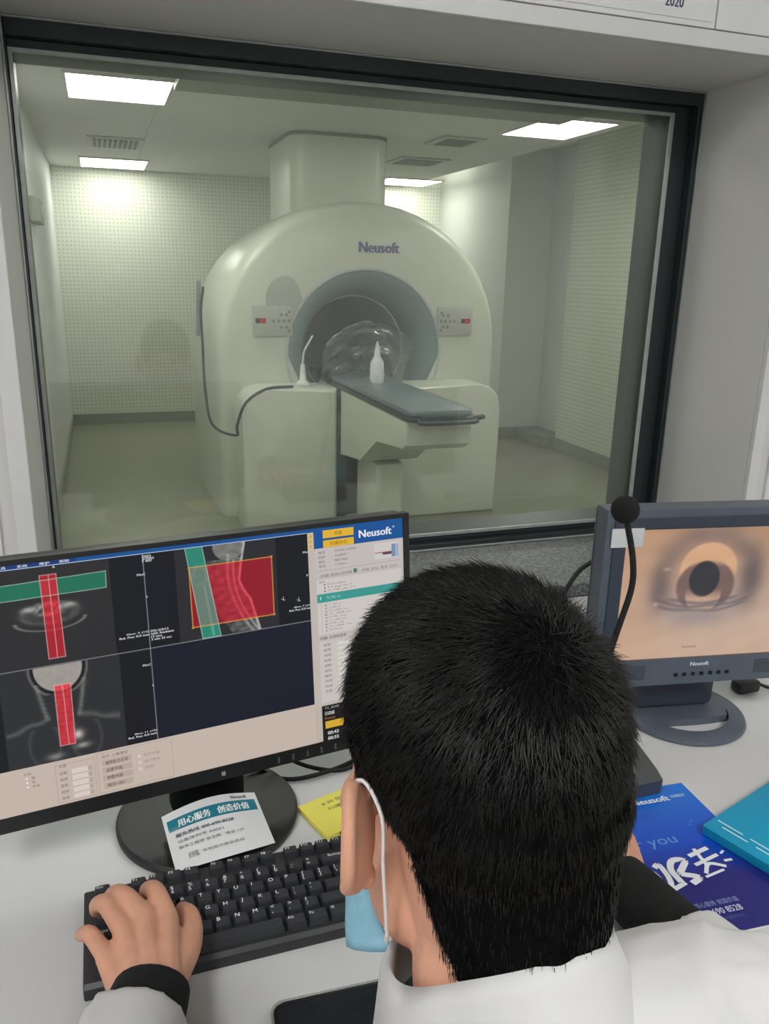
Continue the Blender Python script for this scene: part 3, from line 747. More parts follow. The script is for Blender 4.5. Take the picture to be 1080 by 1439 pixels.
def main_monitor():
    yaw = math.atan2(MM.y, MM.x)
    TL = V((-0.17308065, 0.88229956, 1.13054358)); W_, H_ = 0.54, 0.31
    bc = V((.085, .915, DESK))
    t = thing('desktop_monitor', 'wide black monitor showing neck scans with red and green bands', 'monitor', bc, yaw)
    F = frame(TL, MM, MU)          # x right, y up, z to the viewer
    sl, st, sw, sh = .009, .006, .522, .286
    bm = BM()
    for lo, hi in (((0, -H_, -.012), (sl, 0, .002)), ((sl + sw, -H_, -.012), (W_, 0, .002)), ((sl, -st, -.012), (sl + sw, 0, .002)), ((sl, -H_, -.012), (sl + sw, -st - sh, .002))):
        box(bm, lo, hi, F)
    bz = obj('bezel', bm, M_black, t)
    bm = BM(); box(bm, (.001, -H_ + .001, -.035), (W_ - .001, -.001, -.0122), F, bev=.006)
    prism(bm, rrect(.12, -.27, .42, -.06, .03), -.055, -.03, F, bev=.01); obj('back_shell', bm, M_black, t, 0.6)
    # bottom-bezel buttons and status lamp
    for k in range(8):
        bm = BM(); box(bm, (.345 + k * .0195, -H_ + .004, .0021), (.3475 + k * .0195, -H_ + .012, .003), F); obj('button', bm, M_bluegrey, bz)
    bm = BM(); box(bm, (.272, -H_ + .006, .0021), (.277, -H_ + .011, .003), F); obj('status_lamp', bm, mat('lamp_lens', rgb(150, 150, 146), .3), bz)
    # lit display
    FS = F @ Matrix.Translation((sl, -st, 0))
    s = Sheet(); mm = .001
    R = lambda a, b, c, d, col: s.rect(a * mm, b * mm, c * mm, d * mm, rgb(*col))
    T = lambda x, a, b, h, col, w=None, bold=0: s.text(x, a * mm, b * mm, h * mm, rgb(*col), w * mm if w else None, bold * mm)
    R(0, 0, 522, 5, (26, 84, 150)); R(395, 0, 522, 26.5, (22, 86, 156)); R(0, -.2, 120, 4.2, (28, 60, 120)); R(0, 4.7, 389, 5.6, (176, 196, 222))
    pic = picture(FS @ Matrix.Translation((0, -.0052, .0004)), .393, .2268, 600, 346, views)
    R(0, 232, 394, 286, (206, 190, 178)); R(391.5, 232, 392.2, 286, (170, 160, 152))
    for a, x in ((20, '文件'), (43, '工具'), (64, '系统'), (86, '维护'), (106, '帮助')): T(x, a - 3, 4.0, 3.2, (225, 230, 240), 10, .1)
    # view captions
    T('A', 95.5, 8.6, 2.6, (225, 225, 225), None, .2)
    W2 = (225, 225, 228)
    for x, a, b, w in (('2003', 190, 9.8, 10), ('2/2003', 190, 12.6, 13), ('F 40Y', 190, 15.4, 11), ('MoC', 183, 30.5, 9), ('L', 191.5, 57, 1.6), ('MoC', 383, 30, 9), ('F', 386.5, 60, 2), ('MoC', 181, 139, 9), ('L', 190, 165, 1.6),
                       ('Slice: 2 (12)', 166, 99, 25), ('Rel. Pos: 0.0 mm', 158, 102.4, 33), ('FFE-2/2/13', 193, 99, 20), ('GAD. Resolution', 193, 102.4, 26), ('12 mm', 193, 105.8, 12), ('3 min 25 sec', 193, 109.2, 23),
                       ('Slice: 7 (12)', 368, 99, 23), ('Rel. Pos: 0.0 mm', 362, 102.4, 29), ('Slice: 11 (12)', 165, 221.4, 25), ('Rel. Pos: 0.0 mm', 158, 224.8, 32)):
        T(x, a, b, 2.6, W2, w, .12)
    for x, y in ((352, 84), (372, 88)): s.line((x * mm, y * mm), ((x + 5) * mm, (y + 2) * mm), .0006, rgb(200, 205, 220)); s.line(((x + 3) * mm, (y - 3) * mm), ((x + 2.5) * mm, (y + 3) * mm), .0006, rgb(200, 205, 220))
    # narrow tool strip
    R(389.5, 5, 397.5, 232, (202, 196, 190)); R(389.5, 5, 397.5, 27, (216, 196, 160)); rr = random.Random(4)
    for k in range(34):
        y = 8 + k * 6.5; c = rr.choice(((120, 122, 128), (150, 150, 154), (96, 100, 110), (170, 166, 160)))
        if k < 3: c = (226, 170, 90)
        if k == 3: c = (110, 160, 90)
        R(391.5, y, 395.5, y + 3.4, c)
    # logo block
    for a, b in ((4, 14.2), (17, 26.2)): R(410, a, 452, b, (236, 186, 52))
    T('检查', 426, 11.6, 5, (110, 80, 40), 10); T('扫描协议', 419, 24.2, 5, (110, 80, 40), 24)
    T('Neusoft', 459.5, 19.5, 10.0, (238, 242, 248), 46, .45); T('®', 507, 11.6, 3, (238, 242, 248), 3)
    # right column panels
    pn = (205, 196, 190); ink = (96, 92, 94)
    R(389.5, 26.5, 522, 236, (200, 191, 184)); R(398, 27, 520, 62, (204, 196, 192)); R(480, 30, 516, 51, (214, 210, 208)); R(481, 42, 510, 43.2, (180, 90, 90)); R(492, 43, 508, 46, (90, 70, 90)); R(505, 33, 511, 50, (120, 150, 190)); R(512, 33, 515, 50, (150, 170, 200))
    for k, (x, y2) in enumerate((('姓名', 'ZHANG_LIANMIN'), ('检查号', 'A-00031'), ('部位', 'NEK Neck'), ('序列', 'C-Spine'))): T(x, 403, 34 + k * 6, 3.8, ink, 9); T(y2, 425, 33.6 + k * 6, 3.2, ink, (30, 16, 18, 16)[k])
    R(399, 55.5, 518, 56, (160, 150, 148)); T('扫描 自动', 405, 64.4, 4, ink, 24); T('人员列表', 430, 64.2, 4, ink, 18); R(450, 58.6, 455, 64, (80, 130, 90)); T('扫描  协议  更多  打印', 462, 64.2, 4, (130, 124, 124), 50)
    R(399, 67, 519, 140, (214, 208, 204)); R(399, 86, 519, 97.2, (62, 158, 150)); T('序列', 402, 72, 3.2, ink, 8)
    for k in range(3): T(('Scout_3plane', 'T2 sag tse 1', 'T1_FSE_sag_C 1')[k], 413, 75.5 + k * 4.2, 2.6, ink, (26, 34, 38)[k])
    for k in range(3): R(409, 73.4 + k * 4.2, 410.6, 75.2 + k * 4.2, (60, 60, 70))
    T('1', 403, 93.4, 4, (190, 230, 225), 1.5); T('T2_FSE_tra', 411, 93.4, 3.2, (190, 230, 225), 20)
    for k in range(9): T(rr.choice(('T2_FSE_cor', 'STIR_sag', 'T1_GRE_tra', 'LOC_fast')), 414, 102.5 + k * 4.2, 2.6, (132, 126, 126), rr.uniform(16, 34)); R(409, 100.6 + k * 4.2, 410.8, 102.4 + k * 4.2, (170, 90, 70) if k % 3 == 0 else (140, 136, 136))
    for x in (404, 411.5): R(x, 97.5, x + .4, 138, (160, 154, 152))
    T('扫描  人员信息表', 401, 146.5, 4, ink, 36, .1); R(399, 149, 519, 232, (210, 203, 198))
    for k, x in enumerate(('层数', '层厚', '间隔', '矩阵', '视野', '相位', '翻转', '时间', '回波', '次数')): T(x, 405, 156 + k * 7, 3.6, ink, 10); R(424, 152.6 + k * 7, 456, 156.6 + k * 7, (222, 218, 214))
    R(399, 236.4, 522, 286, (30, 27, 28)); T('T2_2D02', 403, 242, 3.2, (190, 190, 190), 20); T('已完成', 403, 250, 5, (225, 225, 225), 13, .15); T('Process', 403, 256, 3.4, (200, 120, 60), 14); R(403, 258.5, 440, 268.5, (224, 178, 52))
    T('00:43', 406, 277.5, 4.6, (225, 225, 225), 15, .2); T('00:55', 406, 285, 4.6, (225, 225, 225), 15, .2)
    # bottom controls
    T('方向', 43, 241, 3.2, ink, 8)
    for k in range(3): s.disc((46.2 * mm, (244.5 + k * 5.2) * mm), .0013, rgb(238, 228, 220)); T(('轴', '冠', '矢状')[k], 51, 246.4 + k * 5.2, 3.4, ink, (3.5, 3.5, 8)[k])
    for a, b, c, d in ((76, 237, 118, 283), (121, 234, 206, 283)):
        for l in (((a, b), (c, b)), ((c, b), (c, d)), ((c, d), (a, d)), ((a, d), (a, b))): s.line((l[0][0] * mm, l[0][1] * mm), (l[1][0] * mm, l[1][1] * mm), .0005, rgb(172, 158, 148))
    T('位置', 80, 240.6, 3.4, ink, 8)
    for k in range(5): T(('层数', '层厚', '层距', '视野', '角度')[k], 80, 249.5 + k * 7.6, 3.6, ink, 8); R(93, 245 + k * 7.6, 110, 250.6 + k * 7.6, (226, 214, 206)); R(111, 245 + k * 7.6, 115, 250.6 + k * 7.6, (186, 172, 164))
    T('显示 上偏置区', 126, 240.4, 3.8, ink, 30)
    for k in range(4): R(126, 243 + k * 9.4, 159, 250.4 + k * 9.4, (190, 174, 162)); T(('旋转区方正北', '设置平面', '参数列表', '保存 HEC')[k], 130, 249 + k * 9.4, 4.4, (90, 78, 72), (25, 18, 18, 20)[k], .1)
    for k in range(3): R(166, 246 + k * 8, 169.4, 249.4 + k * 8, (224, 214, 206)); T(('同步平面', '显示参考', '放映')[k], 173, 249.4 + k * 8, 3.6, (150, 136, 128), (18, 18, 10)[k])
    sheet = s.mesh(FS, step=.000004, base=.0006)
    # captions float above the picture by a hair: split background rectangles under it
    base = Sheet(); base.rect(0, 0, .522, .286, rgb(196, 187, 178))
    me = join([base.mesh(FS, base=.00005, step=0), pic, sheet_front(sheet, FS)])
    obj('screen', me, M_screen, t)
    # stand
    bm = BM(); Mn = frame((.085, .93, 0), MM, (0, 0, 1))
    box(bm, (-.047, .77, -.004), (.047, 1.0, .022), Mn, bev=.006); obj('neck', bm, M_black, t, 0.6)
    bm = BM(); lathe(bm, [(.108, .0), (.114, .002), (.1145, .008), (.111, .0125), (.0001, .014)], 64, Matrix.Translation((.086, .912, DESK + .0003))); obj('base', bm, M_black, t, 0.6)
    # card propped on the base
    cardF = frame((.0262, .8857, .7800), (.1169, .0124, .002), (-.006, .0829, .0125))
    cs = Sheet(); w, h = .118, .088
    g = lambda a, b, n=10: [(a + (b - a) * k / n) for k in range(n + 1)]
    def cpoly(u0, v0, u1, v1, col):
        cs.k += 1
        for k in range(64):
            a = u0 + (u1 - u0) * k / 64; b = u0 + (u1 - u0) * (k + 1) / 64; cs.poly([(a, v1), (b, v1), (b, v0), (a, v0)], col, cs.k)
    cpoly(.0, .0, w, h, rgb(222, 224, 226)); cpoly(.004, .012, w - .004, .030, rgb(28, 120, 140))
    cs.text('Neusoft', .085, .009, .005, rgb(60, 70, 80), .02, .0002)
    cs.text('用心服务   创造价值', .016, .0275, .011, rgb(240, 246, 248), .088, .0004)
    cs.text('服务热线 400-690-8528', .010, .042, .0055, rgb(90, 100, 112), .070, .0002); cs.text('设备序列号 A0051', .010, .051, .0045, rgb(96, 104, 114), .055)
    cs.text('服务工程师 张文明   电话 139', .010, .060, .0045, rgb(96, 104, 114), .078); cs.text('扫描', .018, .076, .008, rgb(90, 100, 110), .012); cs.text('东软医疗服务热线', .035, .074, .004, rgb(110, 118, 126), .05)
    me = cs.mesh(I4, step=.0001, base=0)
    co = mcoords(me)
    cx = co[:, 0] / w; vv = -co[:, 1] / h
    zc = .012 * np.sin(cx * PI) * (1 - vv) + co[:, 2] + .002
    co2 = np.stack([co[:, 0], co[:, 1], zc], -1); Fm = np.array(cardF)
    me.vertices.foreach_set('co', (co2 @ Fm[:3, :3].T + Fm[:3, 3]).astype(np.float32).ravel()); me.update()
    o = obj('service_card', me, M_ink); tag(o, 'white service card with a teal band propped on the monitor base', 'card')
    # cables behind the monitor
    for k, (p, lab) in enumerate((([(.16, 1.02, .84), (.2, .985, .775), (.26, .96, .7535), (.31, .965, .754), (.42, 1.02, .754), (.6, 1.2, .754)], 'upper of two black cables on the desk behind the main monitor'),
                   ([(.13, 1.0, .80), (.18, .965, .757), (.24, .955, .7535), (.33, .99, .7535), (.45, 1.1, .7535)], 'lower of two black cables on the desk behind the main monitor'))):
        bm = BM(); tube(bm, p, .003, 8, 6); tag(obj('cable', bm, M_rubber, None, 1.0), lab, 'cable', None)

def sheet_front(me, F):
    return me

# ------------------------------------------------------------------ second monitor, boom microphone
def bore_view(U, W):
    u = U / .294; v = W / .218
    im = np.zeros(U.shape + (3,))
    base = np.array([210, 178, 156], float); top = np.array([190, 150, 120], float)
    im = top + (base - top) * np.clip(v * 1.4, 0, 1)[..., None]
    def put(m, c, k=1):
        nonlocal im
        m = np.clip(m * k, 0, 1)[..., None]; im = im * (1 - m) + np.array(c, float) * m
    g = lambda cx, cy, rx, ry: np.exp(-(((u - cx) / rx) ** 2 + ((v - cy) / ry) ** 2))
    put(g(.52, .75, .5, .3), (212, 182, 160), .8); put(g(.08, .6, .2, .5), (206, 162, 130), .6)
    put(g(.5, .55, .34, .22), (176, 158, 148), .7)
    put(np.clip(1.6 - np.abs(u - .46) / .085, 0, 1) * (v < .2), (190, 150, 128), .7)
    e = np.sqrt(((u - .47) / .30) ** 2 + ((v - .40) / .42) ** 2)
    put(np.exp(-((e - .85) / .22) ** 2) * np.clip((.70 - v) / .22, 0, 1), (128, 110, 106), .65)
    put(np.exp(-((u - .72) / .06) ** 2 - ((v - .36) / .2) ** 2), (104, 92, 94), .7); put(np.exp(-((u - .21) / .05) ** 2 - ((v - .45) / .16) ** 2), (112, 98, 98), .7)
    e2 = np.sqrt(((u - .47) / .165) ** 2 + ((v - .31) / .21) ** 2)
    arch_ = np.clip((1 - e2) * 12, 0, 1) * (v < .42); put(arch_, (222, 176, 138))
    put(np.clip((1 - np.sqrt(((u - .465) / .17) ** 2 + ((v - .44) / .21) ** 2)) * 10, 0, 1) * np.clip((v - .24) * 18, 0, 1), (128, 104, 98))
    put(np.clip((1 - np.sqrt(((u - .46) / .105) ** 2 + ((v - .50) / .16) ** 2)) * 10, 0, 1) * np.clip((v - .46) * 12, 0, 1), (205, 170, 144))
    put(np.clip((1 - np.sqrt(((u - .455) / .09) ** 2 + ((v - .385) / .145) ** 2)) * 9, 0, 1), (58, 58, 64), .95)
    for k, (a, b) in enumerate(((.60, .30), (.635, .27), (.57, .22))):
        y = a + .006 * np.sin(u * 22 + k * 2); put(np.exp(-((v - y + .9 * (u - .46) ** 2) / .013) ** 2) * np.clip((b - np.abs(u - .46)) * 20, 0, 1), (112, 104, 108), .75)
    put(g(.42, .68, .2, .07), (150, 140, 144), .6); put(np.exp(-((v - .92) / .006) ** 2) * (np.abs(u - .42) < .04), (150, 120, 104), .7)
    put(g(.24, .30, .02, .012), (220, 200, 180), .5); put(g(.20, .57, .014, .014), (220, 200, 184), .6)
    r = np.random.default_rng(2); n = np.zeros(u.shape)
    for k in range(10): n += np.sin(u * r.uniform(-40, 40) + v * r.uniform(-40, 40) + r.uniform(0, 6))
    return im + n[..., None] * .8

def second_monitor():
    yaw = math.radians(-9.58)
    X = V((math.cos(yaw), math.sin(yaw), 0)); Z = V((0, 0, 1)); N = V((-X.y, X.x, 0))
    TL = V((.672, .951, 1.1095)); W_, H_ = .362, .287
    t = thing('desktop_monitor', 'smaller blue-grey monitor on the right showing the inside of the bore', 'monitor', (TL + X * .18 + V((0, .02, 0))).xy.to_3d() + V((0, 0, DESK)), yaw)
    F = frame(TL, X, Z); sl, st, sw, sh = .033, .031, .296, .212
    bm = BM()
    for lo, hi in (((0, -H_, -.03), (sl, 0, .004)), ((sl + sw, -H_, -.03), (W_, 0, .004)), ((sl, -st, -.03), (sl + sw, 0, .004)), ((sl, -H_, -.03), (sl + sw, -st - sh, .004))): box(bm, lo, hi, F)
    bz = obj('bezel', bm, M_bluegrey, t)
    bm = BM()                                  # darker inner step of the bezel
    for lo, hi in (((.012, -H_ + .046, .0042), (sl - .001, -.012, .0062)), ((sl + sw + .001, -H_ + .046, .0042), (W_ - .012, -.012, .0062)), ((sl - .001, -st + .002, .0042), (sl + sw + .001, -.012, .0062))): box(bm, lo, hi, F, bev=.0008)
    obj('bezel_inlay', bm, M_bluegrey_d, bz)
    for q in (.06, .30):
        bm = BM()
        for a in range(16):
            for b in range(7): box(bm, (q - .028 + a * .0035, -H_ + .012 + b * .0035, .0041), (q - .0265 + a * .0035, -H_ + .0135 + b * .0035, .0046), F)
        obj('speaker_grille', bm, M_black, bz)
    for k in range(7):
        bm = BM(); box(bm, (.137 + k * .0145, -H_ + .014, .0041), (.142 + k * .0145, -H_ + .019, .006), F); obj('button', bm, M_black2, bz)
    s = Sheet(); s.text('Neusoft', .162, H_ - .0305, .0068, rgb(225, 228, 232), .031, .0003); obj('brand_lettering', s.mesh(F, base=.0044), M_ink, bz)
    bm = BM(); box(bm, (.003, -H_ + .003, -.05), (W_ - .003, -.003, -.0302), F, bev=.008); prism(bm, rrect(.07, -.25, .29, -.04, .03), -.075, -.045, F, bev=.012); obj('back_shell', bm, M_bluegrey_d, t, 0.6)
    FS = F @ Matrix.Translation((sl, -st, 0)); s0 = Sheet(); s0.rect(0, 0, sw, sh, rgb(150, 120, 100))
    obj('screen', join([s0.mesh(FS, base=.0002), picture(FS @ Matrix.Translation((.001, -.001, .0006)), .294, .210, 200, 150, lambda a, b: bore_view(a, b * .218 / .210))]), M_screen, t)
    s = Sheet(); s.rect(.008, .027, .058, .056, rgb(205, 208, 210)); o = obj('label_sticker', s.mesh(F, base=.0064), M_ink, bz, label='white label sticker on the upper left bezel corner')
    cb = TL + X * .182 + V((0, .012, 0))
    bm = BM(); Mn = frame((cb.x, cb.y, 0), X, Z); box(bm, (-.075, DESK + .012, .0), (.06, .86, .035), frame((cb.x, cb.y + .05, 0), X, Z), bev=.01); obj('neck', bm, M_bluegrey_d, t, 0.6)
    # base: round plate with a crescent opening in its front half
    bm = BM(); R, ri = .097, 0
    C0 = V((.849, .948, DESK + .0004)); n = 64
    def P(a, r, z, cx=0, cy=0, ky=1): return bm.verts.new(C0 + X * (cx + r * math.cos(a)) + N * (cy + ky * r * math.sin(a)) + V((0, 0, z)))
    outer_prof = [(R, 0), (R + .003, .003), (R + .001, .008), (R - .006, .0115)]
    # slot = lens between arc r=.074 and a flatter arc, on the viewer's side
    slot = []
    for k in range(25):
        a = math.radians(200 + 150 * k / 24); slot.append((.073 * math.cos(a), .073 * math.sin(a)))
    for k in range(1, 24):
        q = 1 - k / 24; x = .0686 * (2 * q - 1); slot.append((.0 + x, -.031 - .006 * (1 - (2 * q - 1) ** 2) + .0))
    rings = [[P(2 * PI * k / n, r, z) for k in range(n)] for r, z in outer_prof]
    fs = []
    for a, b in zip(rings, rings[1:]):
        for k in range(n): bm.faces.new((a[k], a[(k + 1) % n], b[(k + 1) % n], b[k]))
    top = [bm.verts.new(C0 + X * x + N * y + V((0, 0, .0120))) for x, y in slot]; bot = [bm.verts.new(C0 + X * x + N * y) for x, y in slot]
    m = len(slot)
    for k in range(m): bm.faces.new((top[k], top[(k + 1) % m], bot[(k + 1) % m], bot[k]))
    def fill(loop_a, loop_b):
        ea = [bm.edges.get((loop_a[k], loop_a[(k + 1) % len(loop_a)])) or bm.edges.new((loop_a[k], loop_a[(k + 1) % len(loop_a)])) for k in range(len(loop_a))]
        eb = [bm.edges.get((loop_b[k], loop_b[(k + 1) % len(loop_b)])) or bm.edges.new((loop_b[k], loop_b[(k + 1) % len(loop_b)])) for k in range(len(loop_b))]
        bmesh.ops.triangle_fill(bm, use_beauty=True, use_dissolve=False, edges=ea + eb)
    fill(rings[-1], top); fill(rings[0], bot)
    obj('base', bm, M_bluegrey, t, 0.6)
    # plug and lead at the right edge
    p = thing('power_lead', 'black plug and lead on the desk right of the smaller monitor', 'cable', (1.02, .97, DESK))
    bm = BM(); box(bm, (.985, .965, DESK + .001), (1.03, .99, DESK + .022), bev=.005); obj('plug', bm, M_black, p, 0.6)
    bm = BM(); tube(bm, [(1.03, .978, DESK + .012), (1.06, .965, DESK + .004), (1.12, .96, DESK + .004), (1.3, 1.0, DESK + .004)], .003, 8, 5); obj('lead', bm, M_rubber, p, 1.0)

def microphone():
    # intercom console and gooseneck microphone
    c = thing('intercom_console', 'dark intercom console with a gooseneck foam microphone, beside the blue brochure', 'intercom', (.60, .85, DESK))
    bm = BM(); Mx = frame((.50, 0, 0), (0, 1, 0), (0, 0, 1)) @ Matrix.Identity(4)
    out = [(.775, .7505), (.905, .7505), (.905, .80), (.885, .808), (.79, .782), (.775, .774)]
    prism(bm, out, 0, .185, Mx, bev=.006, seg=3); obj('console_body', bm, mat('intercom_grey', rgb(72, 76, 76), .4), c, 0.6)
    bm = BM(); prism(bm, [(.7742, .752), (.7748, .752), (.7748, .772), (.7742, .772)], .008, .177, Mx); obj('front_strip', bm, M_bluegrey_d, c)
    for k in range(4):
        bm = BM(); box(bm, (.53 + k * .03, .80, .7875), (.55 + k * .03, .815, .796), bev=.002); obj('button', bm, M_black, c)
    pts = [(.604, .862, .80), (.618, .858, .87), (.637, .85, .97), (.650, .848, 1.03), (.6475, .848, 1.07), (.636, .85, 1.115), (.630, .85, 1.135)]
    bm = BM(); tube(bm, pts, .0042, 10, 8); g = obj('gooseneck', bm, M_rubber, c, 1.0)
    bm = BM(); ellipsoid(bm, (.628, .85, 1.142), (.0185, .0185, .0185), u=32, v=20); obj('foam_windscreen', bm, M_foam, g, 3.0)
    # curved lead crossing the sill
    bm = BM(); tube(bm, [(.83, 1.2, .93), (.80, 1.21, .90), (.74, 1.18, .835), (.69, 1.12, .77), (.66, 1.05, .754)], .0045, 8, 6)
    o = obj('cable', bm, M_rubber, None, 1.0); tag(o, 'short black cable rising to the left side of the smaller monitor', 'cable')

# ------------------------------------------------------------------ keyboard, phone, papers
def keyboard():
    x0, x1, y0, y1 = -.063, .379, .668, .797
    k = thing('keyboard', 'black full-size keyboard under the left hand', 'keyboard', ((x0 + x1) / 2, .73, DESK))
    Mx = frame((x0, 0, 0), (0, 1, 0), (0, 0, 1))
    bm = BM(); prism(bm, [(y0, .7505), (y1, .7505), (y1, .7685), (y1 - .004, .771), (.6735, .7655), (y0 + .001, .762), (y0, .758)], 0, x1 - x0, Mx, bev=.002); obj('case', bm, M_kbcase, k, 0.5)
    u = .01905; bx = -.053
    rows = {  # row centre y, list of (legend, width in units or negative gap)
        0: (.7855, [('Esc', 1), (None, 1), ('F1', 1), ('F2', 1), ('F3', 1), ('F4', 1), (None, .5), ('F5', 1), ('F6', 1), ('F7', 1), ('F8', 1), (None, .5), ('F9', 1), ('F10', 1), ('F11', 1), ('F12', 1)]),
        1: (.7610, [('~`', 1)] + [(c, 1) for c in ('!1', '@2', '#3', '$4', '%5', '^6', '&7', '*8', '(9', ')0', '_-', '+=')] + [('Backspace', 2)]),
        2: (.7420, [('Tab', 1.5)] + [(c, 1) for c in 'QWERTYUIOP'] + [('{[', 1), ('}]', 1), ('|\\', 1.5)]),
        3: (.7230, [('Caps', 1.75)] + [(c, 1) for c in 'ASDFGHJKL'] + [(':;', 1), ('"\'', 1), ('Enter', 2.25)]),
        4: (.7040, [('Shift', 2.25)] + [(c, 1) for c in 'ZXCVBNM'] + [('<,', 1), ('>.', 1), ('?/', 1), ('Shift', 2.75)]),
        5: (.6850, [('Ctrl', 1.25), ('Win', 1.25), ('Alt', 1.25), ('', 6.25), ('Alt', 1.25), ('Fn', 1.25), ('≡', 1.25), ('Ctrl', 1.25)])}
    ztop = lambda y: .7655 + (y - .676) / (.793 - .676) * .0055
    def keycap(bm, xa, xb, yc, dep):
        h = .0078; z = ztop(yc); a = .0011; b = .0022; ya, yb = yc - dep / 2, yc + dep / 2
        vb = [(xa + a, ya + a, z - .001), (xb - a, ya + a, z - .001), (xb - a, yb - a, z - .001), (xa + a, yb - a, z - .001)]
        vt = [(xa + b, ya + b + .0003, z + h), (xb - b, ya + b + .0003, z + h), (xb - b, yb - b, z + h), (xa + b, yb - b, z + h)]
        B = [bm.verts.new(p) for p in vb]; T_ = [bm.verts.new(p) for p in vt]
        fs = [bm.faces.new(B[::-1]), bm.faces.new(T_)] + [bm.faces.new((B[i], B[(i + 1) % 4], T_[(i + 1) % 4], T_[i])) for i in range(4)]
        bmesh.ops.bevel(bm, geom=list(fs[1].edges) + [e for e in bm.edges if any(v in B for v in e.verts) and any(v in T_ for v in e.verts)], offset=.0009, segments=2, affect='EDGES')
        return z + h
    for r, (yc, ks) in rows.items():
        x = bx; dep = u if r else u * .92
        for leg, w in ks:
            if leg is None: x += w * u; continue
            bm = BM(); zt = keycap(bm, x, x + w * u, yc, dep)
            if leg:
                parts = [leg] if len(leg) != 2 or leg[0] == 'F' or leg == 'Fn' else [leg[0], leg[1]]
                for q, ch in enumerate(parts):
                    vs, fs, a0, b0, a1, b1 = glyphs(ch)
                    sc = (.0054 if len(ch) == 1 else .0040) / .73
                    ox = x + .0038 - a0 * sc; oy = yc + dep / 2 - .0080 - q * .0062
                    if leg in ('Backspace', 'Enter') or (leg == 'Shift' and w > 2.5): ox = x + w * u - .005 - a1 * sc
                    if r == 0: oy = yc + .0012
                    bv = [bm.verts.new((ox + p[0] * sc, oy + p[1] * sc, zt + .00012)) for p in vs]
                    for f in fs:
                        try: nf = bm.faces.new([bv[i] for i in f]); nf.material_index = 1
                        except ValueError: pass
            obj('key', bm, [M_key, M_white_ink], k)
            x += w * u
    bm = BM()
    xs = bx + 15.3 * u
    for yc in (.7610, .7420): [keycap(bm, xs + i * u, xs + (i + 1) * u, yc, u) for i in range(3)]
    [keycap(bm, xs + i * u, xs + (i + 1) * u, .6850, u) for i in range(3)]; keycap(bm, xs + u, xs + 2 * u, .7040, u)
    xs += 3.25 * u
    for yc in (.7610, .7420, .7230, .7040, .6850): [keycap(bm, xs + i * u, xs + (i + 1) * u, yc, u) for i in range(4)]
    o = obj('numeric_keys', bm, M_key, k); o['kind'] = 'stuff'
    bm = BM(); tube(bm, [(.23, .797, .762), (.24, .815, .756), (.245, .84, .7535), (.30, .90, .7535), (.36, 1.0, .7535)], .0022, 8, 6); obj('lead', bm, M_rubber, k, 1.0)

def phone():
    # phone lying in front of the keyboard
    o = V((.1046, .6045, DESK + .0004)); X = V((.1408, -.0075, 0)).normalized(); Y = V((-X.y, X.x, 0))
    F = frame(o, X, Y); L, Wd = .158, .076
    # long side runs along X; the top edge is the one nearest the keyboard
    t = thing('smartphone', 'black smartphone lying face up in a clear case in front of the keyboard', 'phone', o + X * L / 2 - Y * Wd / 2)
    bm = BM(); prism(bm, rrect(0, -Wd, L, 0, .013), 0, .0025, F)
    for a, b, c, d in ((0, .0022, 0, 0),): pass
    pts_o = rrect(0, -Wd, L, 0, .013); pts_i = rrect(.0022, -Wd + .0022, L - .0022, -.0022, .0112)
    a = [bm.verts.new(F @ V((p[0], p[1], .0026))) for p in pts_o]; b = [bm.verts.new(F @ V((p[0], p[1], .0095))) for p in pts_o]
    c = [bm.verts.new(F @ V((p[0], p[1], .0095))) for p in pts_i]; d = [bm.verts.new(F @ V((p[0], p[1], .0026))) for p in pts_i]; n = len(pts_o)
    for k in range(n):
        for p, q in ((a, b), (b, c), (c, d)): bm.faces.new((p[k], p[(k + 1) % n], q[(k + 1) % n], q[k]))
    obj('clear_case', bm, M_clear, t, 0.6)
    bm = BM(); prism(bm, rrect(.0024, -Wd + .0024, L - .0024, -.0024, .011), .0027, .009, F, bev=.0015); obj('phone_body', bm, M_black2, t, 0.6)
    bm = BM(); prism(bm, rrect(.006, -Wd + .005, L - .006, -.005, .009), .0091, .0093, F); obj('screen', bm, mat('dark_glass', rgb(30, 34, 40), .12), t)

